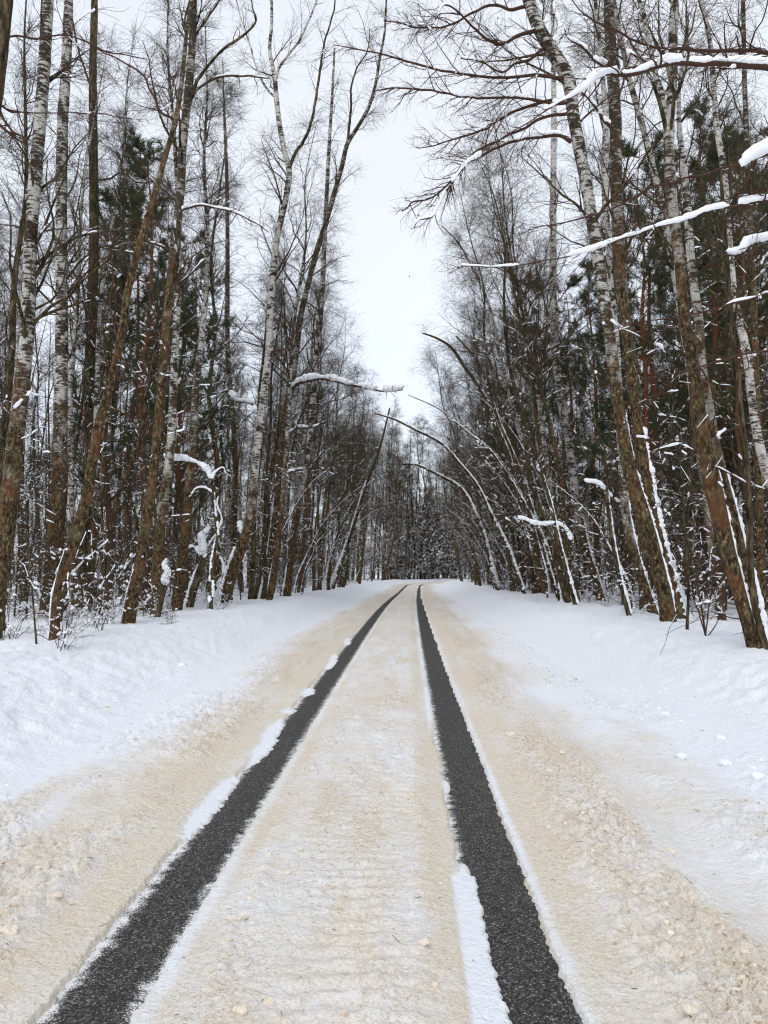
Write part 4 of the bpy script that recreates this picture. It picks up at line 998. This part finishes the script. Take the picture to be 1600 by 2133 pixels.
def label_forest():
    cells = {}
    for r, x, y in forest:
        px = to_px(x, y, 1.5); i = sum(1 for m in MARKS if m[0] < px)
        if i == 0: where = 'left of ' + MARKS[0][1]
        elif i == len(MARKS): where = 'right of ' + MARKS[-1][1]
        else: where = 'behind and between %s and %s' % (MARKS[i - 1][1].replace('the ', '', 1), MARKS[i][1].replace('the ', '', 1))
        cells.setdefault((NOUN[r.name.split('.')[0]], where), []).append((y, r))
    for (n, where), l in cells.items():
        l.sort(key=lambda t: t[0])
        for k, (y, r) in enumerate(l):
            if k == 0: r['label'] = 'nearest %s %s' % (n, where)
            else: r['label'] = 'farther %s %s' % (n, where)
            r['group'] = 'forest %ss %s' % (n.replace('birch', 'birche'), where)
kind_far = {'birch_tree': 'distant birch closing the view behind the bend of the road', 'alder_tree': 'distant thin dark tree closing the view behind the road bend', 'young_tree': 'distant snow-laden young tree in the thicket behind the road bend'}
kind_far_g = {'birch_tree': 'birches behind the bend', 'alder_tree': 'dark trees behind the bend', 'young_tree': 'snowy young trees behind the bend'}

# roadside rows leaning over the road
ORD = ['first', 'second', 'third', 'fourth', 'fifth', 'sixth', 'seventh', 'eighth']
for side in (-1, 1):
    kq = 0
    y = 17.0 if side < 0 else 19.0
    while y < 104:
        u = side * rng.uniform(4.9, 6.8)
        x = float(xc(y)) + u
        if free(x, y, 0.9):
            ln = -side * math.radians(rng.uniform(3, 11) if side < 0 else rng.uniform(5, 13))
            K = ROWB[rng.integers(4)] if rng.random() < 0.65 else ALDER[rng.integers(4)]
            nm = 'birch' if K.name == 'birch_tree' else 'dark tree'; pl = 'birches' if nm == 'birch' else 'dark trees'
            sd = 'left' if side < 0 else 'right'
            place(K, x, y, rng.uniform(0, 6.28), (ln, rng.normal(0, 0.03)), rng.uniform(0.8, 1.02),
                  (f'{ORD[kq]} tree of the far {sd} roadside row, a {nm} leaning over the road' if kq < 8 else f'{nm} leaning over the road at the distant end of the {sd} roadside row'), 'tree', f'{pl} leaning in the {sd} roadside row')
            taken.append((x, y)); kq += 1
        y += rng.uniform(0.8, 2.0) * (1 + y / 90)

# pines at chosen spots (pixel column, depth)
for i, (px, Y, k, s, l) in enumerate([
    (303, 25, 0, 0.98, 'tall pine with dark green crown behind the forking brown trunk on the left'),
    (255, 33, 2, 1.02, 'pine crown rising left of the tallest left pine, partly hidden behind trunks'),
    (225, 26, 1, 0.98, 'low dark pine behind the straight dark trunk on the left'),
    (1355, 27, 0, 0.98, 'red-trunked pine between the large leaning birch and the orange-brown birch'),
    (1497, 24, 2, 0.90, 'red-trunked pine right of the orange-brown birch, thick dark crown'),
    (1430, 31, 1, 1.05, 'dense dark pine directly behind the orange-brown leaning birch'),
    (1119, 35, 0, 0.92, 'orange-trunked pine left of the upright white birch on the right side'),
    (1185, 33, 1, 0.95, 'dark pine just behind the upright white birch on the right side'),
    (1240, 38, 2, 0.93, 'pine showing between upright white birch and large leaning birch'),
    (1560, 22, 0, 0.86, 'dark pine filling the upper right edge behind the white-barked birch'),
    (1610, 27, 1, 1.05, 'pine at the right border, farthest to the right of all'),
    (1300, 34, 1, 1.0, 'dark pine hidden behind the dark-banded birch on the right'),
    (1385, 25, 1, 1.05, 'dark pine crown between the twin trunks and the orange-brown birch'),
    (1525, 29, 1, 1.15, 'bushy pine with low branches, second from the right border'),
    (1465, 36, 0, 1.15, 'tall pine top rising above the others at upper right'),
    (1580, 34, 2, 1.15, 'tall pine behind the dark pines at the right border'),
    (1090, 44, 1, 1.0, 'small dark pine nearest the road gap on the right side'),
    (385, 28, 1, 0.95, 'bushy pine right of the tallest left pine, behind the gnarled trunk'),
    (400, 42, 2, 1.05, 'thin pine crown left of the curving white birch, far back'),
    (850, 122, 2, 1.0, 'red-trunked pine straight ahead in the middle, behind the bend'),
    (825, 128, 0, 1.0, 'distant pine crown just left of the middle, behind the bend'),
    (880, 125, 1, 1.0, 'distant pine just right of the middle, behind the bend')]):
    p = at(px, 1180, Y)
    place(PINE[k], p[0], Y, rng.uniform(0, 6.28), (rng.normal(0, 0.01), 0), s, l, 'pine')
    taken.append((p[0], Y))

# forest interior
cnt = {'b': 0, 'a': 0, 'y': 0}
tries = 0
pts = []
while tries < 9000 and cnt['b'] + cnt['a'] < 330:
    tries += 1
    y = 14 + 112 * rng.random() ** 0.8; x = rng.uniform(-0.66, 0.62) * y
    u = x - float(xc(y))
    if abs(u) < 6.3 or not in_view(x, y) or abs(u) > 34: continue
    if y < 19 and abs(u) < 7.5: continue
    if not free(x, y, 1.15 if y < 45 else 1.6): continue
    taken.append((x, y))
    bir = rng.random() < 0.55
    K = BIRCH[rng.integers(6)] if bir else ALDER[rng.integers(4)]
    cnt['b' if bir else 'a'] += 1
    l, g = lab(K.name, x, y)
    r = place(K, x, y, rng.uniform(0, 6.28), (-np.sign(u) * math.radians(rng.uniform(-1, 4)), rng.normal(0, 0.025)), rng.uniform(0.78, 1.05) * (1.0 if y < 70 else 1.2), l, 'tree', g)
    if y <= 104: forest.append((r, x, y))
tries = 0
while tries < 9000 and cnt['y'] < 285:
    tries += 1
    y = 15 + 75 * rng.random() ** 0.8; x = rng.uniform(-0.66, 0.62) * y
    u = x - float(xc(y))
    if abs(u) < (6.8 if y < 32 else 5.6) or not in_view(x, y) or abs(u) > 26: continue
    if not free(x, y, 0.6): continue
    taken.append((x, y)); cnt['y'] += 1
    K = SAP[rng.integers(5)]
    l, g = lab(K.name, x, y)
    r = place(K, x, y, rng.uniform(0, 6.28), (-np.sign(u) * math.radians(rng.uniform(-3, 9)), rng.normal(0, 0.06)), rng.uniform(0.7, 1.15), l, 'young tree', g)
    if y <= 104: forest.append((r, x, y))
label_forest()
# tall trees standing where the road turns out of sight
for i in range(44):
    y = rng.uniform(96, 126); x = rng.uniform(-12, 22)
    if abs(x - float(xc(y))) < 4.5 and y < 108: continue
    K = ROWB[rng.integers(4)] if i % 2 else ALDER[rng.integers(4)]
    place(K, x, y, rng.uniform(0, 6.28), (rng.normal(0, 0.03), 0), rng.uniform(1.1, 1.35) * (1.0 if i % 2 else 1.2), kind_far[K.name], 'tree', kind_far_g[K.name])
# thin arching stems loaded with snow, leaning in from the verges
def arch_kind(h, reach):
    k = 9; t = np.linspace(0, 1, k)
    x = -reach * t ** 1.7 + np.cumsum(rng.normal(0, 0.05, k)); z = h * (t - 0.22 * t ** 3) - 0.3 * (t == 0)
    p = spline(np.column_stack([x, np.cumsum(rng.normal(0, 0.08, k)), z, 0.045 * (1 - 0.85 * t) + 0.004]), 0.25)
    gl, gt, gs = crown(p, 1.5, 18, 5, 4, 1.7, rtw=0.0045, snow_z_max=20, snow_cover=0.75, sth=1.1, ndead=0, spread=(25, 60))
    g2 = trunk_snow(p, 0.2, 20, 0.8, int(rng.integers(999)), 1.25)
    if g2: gs.add(g2.v[0], g2.f[0])
    return make_kind('young_tree', p, gl, gt, gs, M_DARK, M_TWIG, 6)
ARCH = [arch_kind(7.5, 4.2), arch_kind(9.5, 4.0), arch_kind(6.0, 3.6)]
for side, n, y0 in ((1, 22, 21), (-1, 9, 26)):
    for i in range(n):
        y = y0 + (72 - y0) * (i + rng.random()) / n; u = side * rng.uniform(4.8, 7.2); x = float(xc(y)) + u
        sd = 'left' if side < 0 else 'right'
        place(ARCH[rng.integers(3)], x, y, (0 if side > 0 else PI) + rng.normal(0, 0.35), (0, 0), rng.uniform(0.65, 1.15), f'thin snow-lined stem arching over the verge from the {sd} forest edge', 'young tree', f'arching snow-lined stems on the {sd}')
# snowy thicket behind the bend
for i in range(70):
    y = rng.uniform(100, 124); x = rng.uniform(-9, 16)
    if x > float(xc(y)) - 5.0 : x = float(xc(y)) - rng.uniform(5.0, 12.0)
    place(SAPS[rng.integers(2)], x, y, rng.uniform(0, 6.28), (rng.normal(0, 0.08), 0), rng.uniform(1.0, 1.9), kind_far['young_tree'], 'young tree', kind_far_g['young_tree'])

# bare shrubs along the banks and hollows
spots = [(-4.9, 10.5), (-5.6, 12.0), (-7.0, 13.0), (-6.2, 15.5), (-4.8, 15.0), (6.1, 12.0), (6.9, 13.2), (7.4, 12.4), (6.2, 16.5), (5.3, 17.5), (7.8, 15.0), (5.2, 19.5)]
for i in range(32):
    sd = -1 if rng.random() < 0.5 else 1
    y = rng.uniform(13, 46); spots.append((float(xc(y)) + sd * rng.uniform(4.9, 8.5), y))
for x, y in spots:
    sd = 'left' if x < xc(y) else 'right'
    place(SHRUB[rng.integers(4)], x, y, rng.uniform(0, 6.28), (0, 0), rng.uniform(0.6, 1.05), f'low tangle of bare twigs poking from the snow on the {sd} bank', 'shrub', f'bare shrubs along the {sd} bank')

# far wood behind everything: one mass nobody could count
def far_wood():
    g, gs = Geo(), Geo()
    n = 520
    X, Y = [], []
    while len(X) < n:
        y = rng.uniform(34, 165); x = rng.uniform(-0.72, 0.70) * y
        u = x - float(xc(y))
        if abs(u) < 8: continue
        if y < 118 and abs(u) < 17: continue
        X.append(x); Y.append(y)
    X, Y = np.array(X), np.array(Y); Z = base_z(X, Y)
    H = rng.uniform(15, 20, n) * np.where(Y > 110, 1.25, 1.0)
    P, R = grow(np.column_stack([X, Y, Z - 0.4]), np.column_stack([rng.normal(0, 0.05, n), rng.normal(0, 0.05, n), np.ones(n)]), H, rng.uniform(0.08, 0.16, n), 7, 0.03, 0.05, 0.15)
    g.add(*tubes(P, R, 4))
    S, D, t, i, r = sprout(P, R, 20, 0.04, 1.0, 40, 85, 0.3, 0.1)
    L = rng.uniform(0.8, 2.6, len(t)) * (1.2 - 0.7 * t)
    P1, R1 = grow(S, D, L, (0.010 + 0.016 * (P[i, 0, 1] / 100)), 3, 0.2, 0.03, 0.5)
    g.add(*tubes(P1, R1, 3))
    S, D, t, i, r = sprout(P1, R1, 2, 0.2, 1.0, 30, 60, 0.6)
    P2, R2 = grow(S, D, L[i] * 0.5, np.full(len(t), 0.010), 2, 0.2, -0.02, 0.5)
    g.add(*tubes(P2, R2, 3))
    gs.add(*snow_on(P1, R1, 4, 0.05, 0.18, 11, 0.8, res=3))
    r = link('far_wood', g.mesh('far_wood', M_TWIG), kind='stuff')
    r['label'] = 'mass of distant bare trees closing the forest on every side'; r['category'] = 'wood'
    link('branch_snow', gs.mesh('branch_snow', M_SNOW), r, kind='stuff')
far_wood()

# ------------------------------------------------------------------ snow lumps thrown by the plough
def lump_mesh(seed, sub=3):
    import bmesh
    bm = bmesh.new(); bmesh.ops.create_icosphere(bm, subdivisions=sub, radius=1.0)
    r = np.random.default_rng(seed); k = r.normal(0, 1, (5, 3)); ph = r.uniform(0, 6, 5)
    for v in bm.verts:
        c = np.array(v.co); d = sum(0.09 * math.sin(float(k[j] @ c) * 2.2 + ph[j]) for j in range(5))
        fz = float(fbm(np.array([c[0] * 2.2 + seed]), np.array([c[1] * 2.2 + c[2] * 1.7]), seed, 3)[0]) - 0.5
        v.co = Vector(c * (1 + d + fz * 0.75)) * 1.0
        v.co.z *= 0.66
    me = bpy.data.meshes.new('snow_lump'); bm.to_mesh(me); bm.free()
    me.polygons.foreach_set('use_smooth', [True] * len(me.polygons))
    return me
def tint_mat(name, a, b):
    m, N, L, bs = nt(name)
    tc = N.new('ShaderNodeTexCoord'); f = noise(N, L, tc.outputs['Object'], 2.5, 5, 0.7)
    L.new(mix(N, L, mapr(N, L, f, 0.3, 0.7), a, b), bs.inputs['Base Color']); bs.inputs['Roughness'].default_value = 0.85
    return m
M_TANLUMP = tint_mat('sandy_snow', (0.54, 0.44, 0.32), (0.82, 0.76, 0.66))
M_WLUMP = tint_mat('clean_snow_lump', (0.70, 0.73, 0.77), (0.84, 0.86, 0.885))
LM = [lump_mesh(i) for i in range(4)]
LT = [m.copy() for m in LM]
for m in LM: m.materials.append(M_WLUMP)
for m in LT: m.materials.append(M_TANLUMP)
def sz(x, y): return float(snow_z(np.array([x]), np.array([y]))[0])
def ghit_xy(px, py):
    d = ray(px, py); ts = np.linspace(1.5, 60, 4000); X, Y, Z = d[0] * ts, d[1] * ts, CAM_H + d[2] * ts
    b = Z < snow_z(X, Y); i = int(np.argmax(b)); return float(X[i]), float(Y[i])
for i, (px, py, w, tan_, l) in enumerate([
    (1063, 1530, 20, 1, 'sandy snow lump lying right of the right wheel track, halfway down the road'),
    (1581, 1618, 32, 0, 'largest round snow ball at the right edge, on the foot of the bank'),
    (1420, 1577, 26, 0, 'round snow lump beside a bigger one at the foot of the right bank'),
    (1512, 1590, 28, 0, 'rounded snow lump between two others at the foot of the right bank'),
    (1500, 1536, 22, 0, 'snow lump a little higher up the right bank than the three round ones'),
    (1385, 1487, 18, 0, 'small snow lump on the smooth edge strip right of the road'),
    (1254, 1618, 14, 1, 'small sandy crumb on the smooth strip right of the road'),
    (1145, 1606, 18, 1, 'flat sandy lump in the clumpy band right of the right track'),
    (1171, 1568, 20, 1, 'sandy lump in the clumpy band, beyond the flat one'),
    (1400, 1772, 22, 1, 'sandy lump farther right on the mixed snow near the right edge'),
    (906, 2052, 22, 1, 'brown snow lump left of the right wheel track near the bottom'),
    (882, 1967, 26, 1, 'flat brown lump beside the white strip of the right track'),
    (917, 1842, 12, 1, 'small brown crumb just left of the right wheel track'),
    (1440, 2110, 34, 1, 'large sandy lump near the bottom right corner'),
    (1322, 1862, 16, 1, 'small pale lump on the smooth packed strip at right'),
    (20, 1938, 36, 1, 'wide sandy lump at the left edge near the bottom'),
    (598, 1822, 18, 1, 'round sandy lump just right of the left wheel track'),
    (560, 1782, 14, 1, 'pale lump on the edge between left track and middle strip'),
    (505, 2110, 40, 1, 'crumbly sandy lump heap at the bottom, right of the left track'),
    (560, 2088, 26, 1, 'brown lump at the bottom middle of the road'),
    (325, 1592, 14, 1, 'brown crumb in the sandy band left of the left track'),
    (353, 1588, 13, 1, 'smaller brown crumb right beside another, left of the left track'),
    (120, 1870, 24, 1, 'sandy lump in the clumpy band at lower left'),
    (380, 1386, 20, 0, 'white snow lump on the left bank slope'),
    (220, 1474, 16, 1, 'tinted small lump low on the left bank'),
]):
    x, y = ghit_xy(px, py)
    r = w / 2 * y / FOCAL * 0.85
    o = link('snow_lump', (LT if tan_ else LM)[i % 4], loc=(x, y, sz(x, y) - r * 0.05))
    o.scale = (r, r * rng.uniform(0.8, 1.2), r * rng.uniform(0.75, 1.0)); o.rotation_euler = (0, 0, rng.uniform(0, 6.28))
    tag(o, l, 'snow lump')

def crumbs(name, mat, n, zones, rmin, rmax, label):
    """small crumbs strewn on the snow, uncountable"""
    import bmesh
    bm = bmesh.new(); bmesh.ops.create_icosphere(bm, subdivisions=1, radius=1.0)
    bv = np.array([v.co[:] for v in bm.verts]); bf = np.array([[v.index for v in f.verts] for f in bm.faces]); bm.free()
    y = 2.0 + 16 * rng.random(n) ** 1.6
    zi = rng.integers(0, len(zones), n); zz = np.array(zones)
    u = zz[zi, 0] + (zz[zi, 1] - zz[zi, 0]) * rng.random(n)
    x = u + xc(y)
    keep = rng.random(n) < ss(0.35, 0.65, fbm(x / 0.5, y / 0.9, 60, 2)) + 0.12
    x, y = x[keep], y[keep]; m = len(x)
    r = rmin + (rmax - rmin) * rng.random(m) ** 3
    sc = r[:, None] * rng.uniform(0.6, 1.25, (m, 3)) * np.array([1, 1, 0.7])
    z = snow_z(x, y) + r * 0.12
    V = bv[None] * sc[:, None, :] * (1 + rng.normal(0, 0.12, (m, len(bv), 1)))
    a = rng.uniform(0, 6.28, m); ca, sa = np.cos(a)[:, None], np.sin(a)[:, None]
    vx = V[..., 0] * ca - V[..., 1] * sa; vy = V[..., 0] * sa + V[..., 1] * ca
    V = np.stack([vx + x[:, None], vy + y[:, None], V[..., 2] + z[:, None]], -1)
    F = bf[None] + (np.arange(m) * len(bv))[:, None, None]
    g = Geo(); g.add(V.reshape(-1, 3), F.reshape(-1, 3))
    o = link(name, g.mesh(name, mat, False), kind='stuff'); o['label'] = label; o['category'] = 'snow'
def crumb_mat(name, a, b):
    m, N, L, bs = nt(name)
    tc = N.new('ShaderNodeTexCoord'); f = noise(N, L, tc.outputs['Object'], 25, 3, 0.7)
    L.new(mix(N, L, mapr(N, L, f, 0.3, 0.7), a, b), bs.inputs['Base Color']); bs.inputs['Roughness'].default_value = 0.85
    return m
crumbs('sandy_crumbs', crumb_mat('sandy_crumbs', (0.46, 0.36, 0.24), (0.84, 0.78, 0.68)), 10000, [(-2.5, -1.5), (-2.3, -1.5), (0.8, 1.35), (-0.75, 0.1), (1.5, 2.3)], 0.003, 0.016, 'sandy snow crumbs strewn over the road')
crumbs('snow_crumbs', crumb_mat('white_crumbs', (0.84, 0.87, 0.915), (0.935, 0.945, 0.96)), 2600, [(-4.6, -2.6), (2.2, 4.0)], 0.003, 0.016, 'clean snow crumbs strewn on the banks and the road')

def litter():
    n = 420; y = 2.3 + 14 * rng.random(n) ** 1.4; x = rng.uniform(-0.6, 0.6, n) * y
    x, y = np.where(np.abs(x) > 6, x * 0.6, x), y
    z = snow_z(x, y) + 0.004; L = rng.uniform(0.008, 0.04, n); a = rng.uniform(0, 6.28, n)
    D = np.column_stack([np.cos(a), np.sin(a), rng.normal(0, 0.15, n)])
    P, Rr = grow(np.column_stack([x, y, z]), D, L, np.full(n, 0.0013), 2, 0.2, 0, 0.7)
    g = Geo(); g.add(*tubes(P, Rr, 3))
    o = link('bark_litter', g.mesh('bark_litter', M_TWIG_RED), kind='stuff'); o['label'] = 'tiny bits of bark and twig fallen on the snow'; o['category'] = 'litter'
litter()

# a few dead leaves still hanging on the boughs over the road
def leaves():
    g = Geo()
    for px, py in [(1037, 37), (1048, 42), (1053, 55), (980, 85), (975, 92), (992, 118), (1001, 140), (990, 115), (1010, 82), (928, 330), (940, 300), (936, 325), (950, 290), (1006, 83), (838, 122), (853, 575), (1186, 318), (872, 448)]:
        c = at(px, py, 12.9); d = rng.normal(0, 0.018, (3,)); s = 0.022 + 0.02 * rng.random()
        V = np.array([[0, 0, 0.6], [0.45, 0.15, 0], [0, 0.05, -1.1], [-0.4, -0.15, -0.1]]) * s
        a = rng.uniform(0, 6.28); Rm = np.array([[math.cos(a), -math.sin(a), 0], [math.sin(a), math.cos(a), 0], [0, 0, 1]])
        g.add(V @ Rm.T + c, np.array([[0, 1, 2], [0, 2, 3]]))
    o = link('dead_leaves', g.mesh('dead_leaves', M_LEAF, False), kind='stuff')
    o['label'] = 'few dead brown leaves clinging to the boughs above the road'; o['category'] = 'leaves'
leaves()
tris = sum(len(m.loops) - 2 * len(m.polygons) for m in bpy.data.meshes)
print('unique tris approx', tris, 'objects', len(scene.objects), cnt)
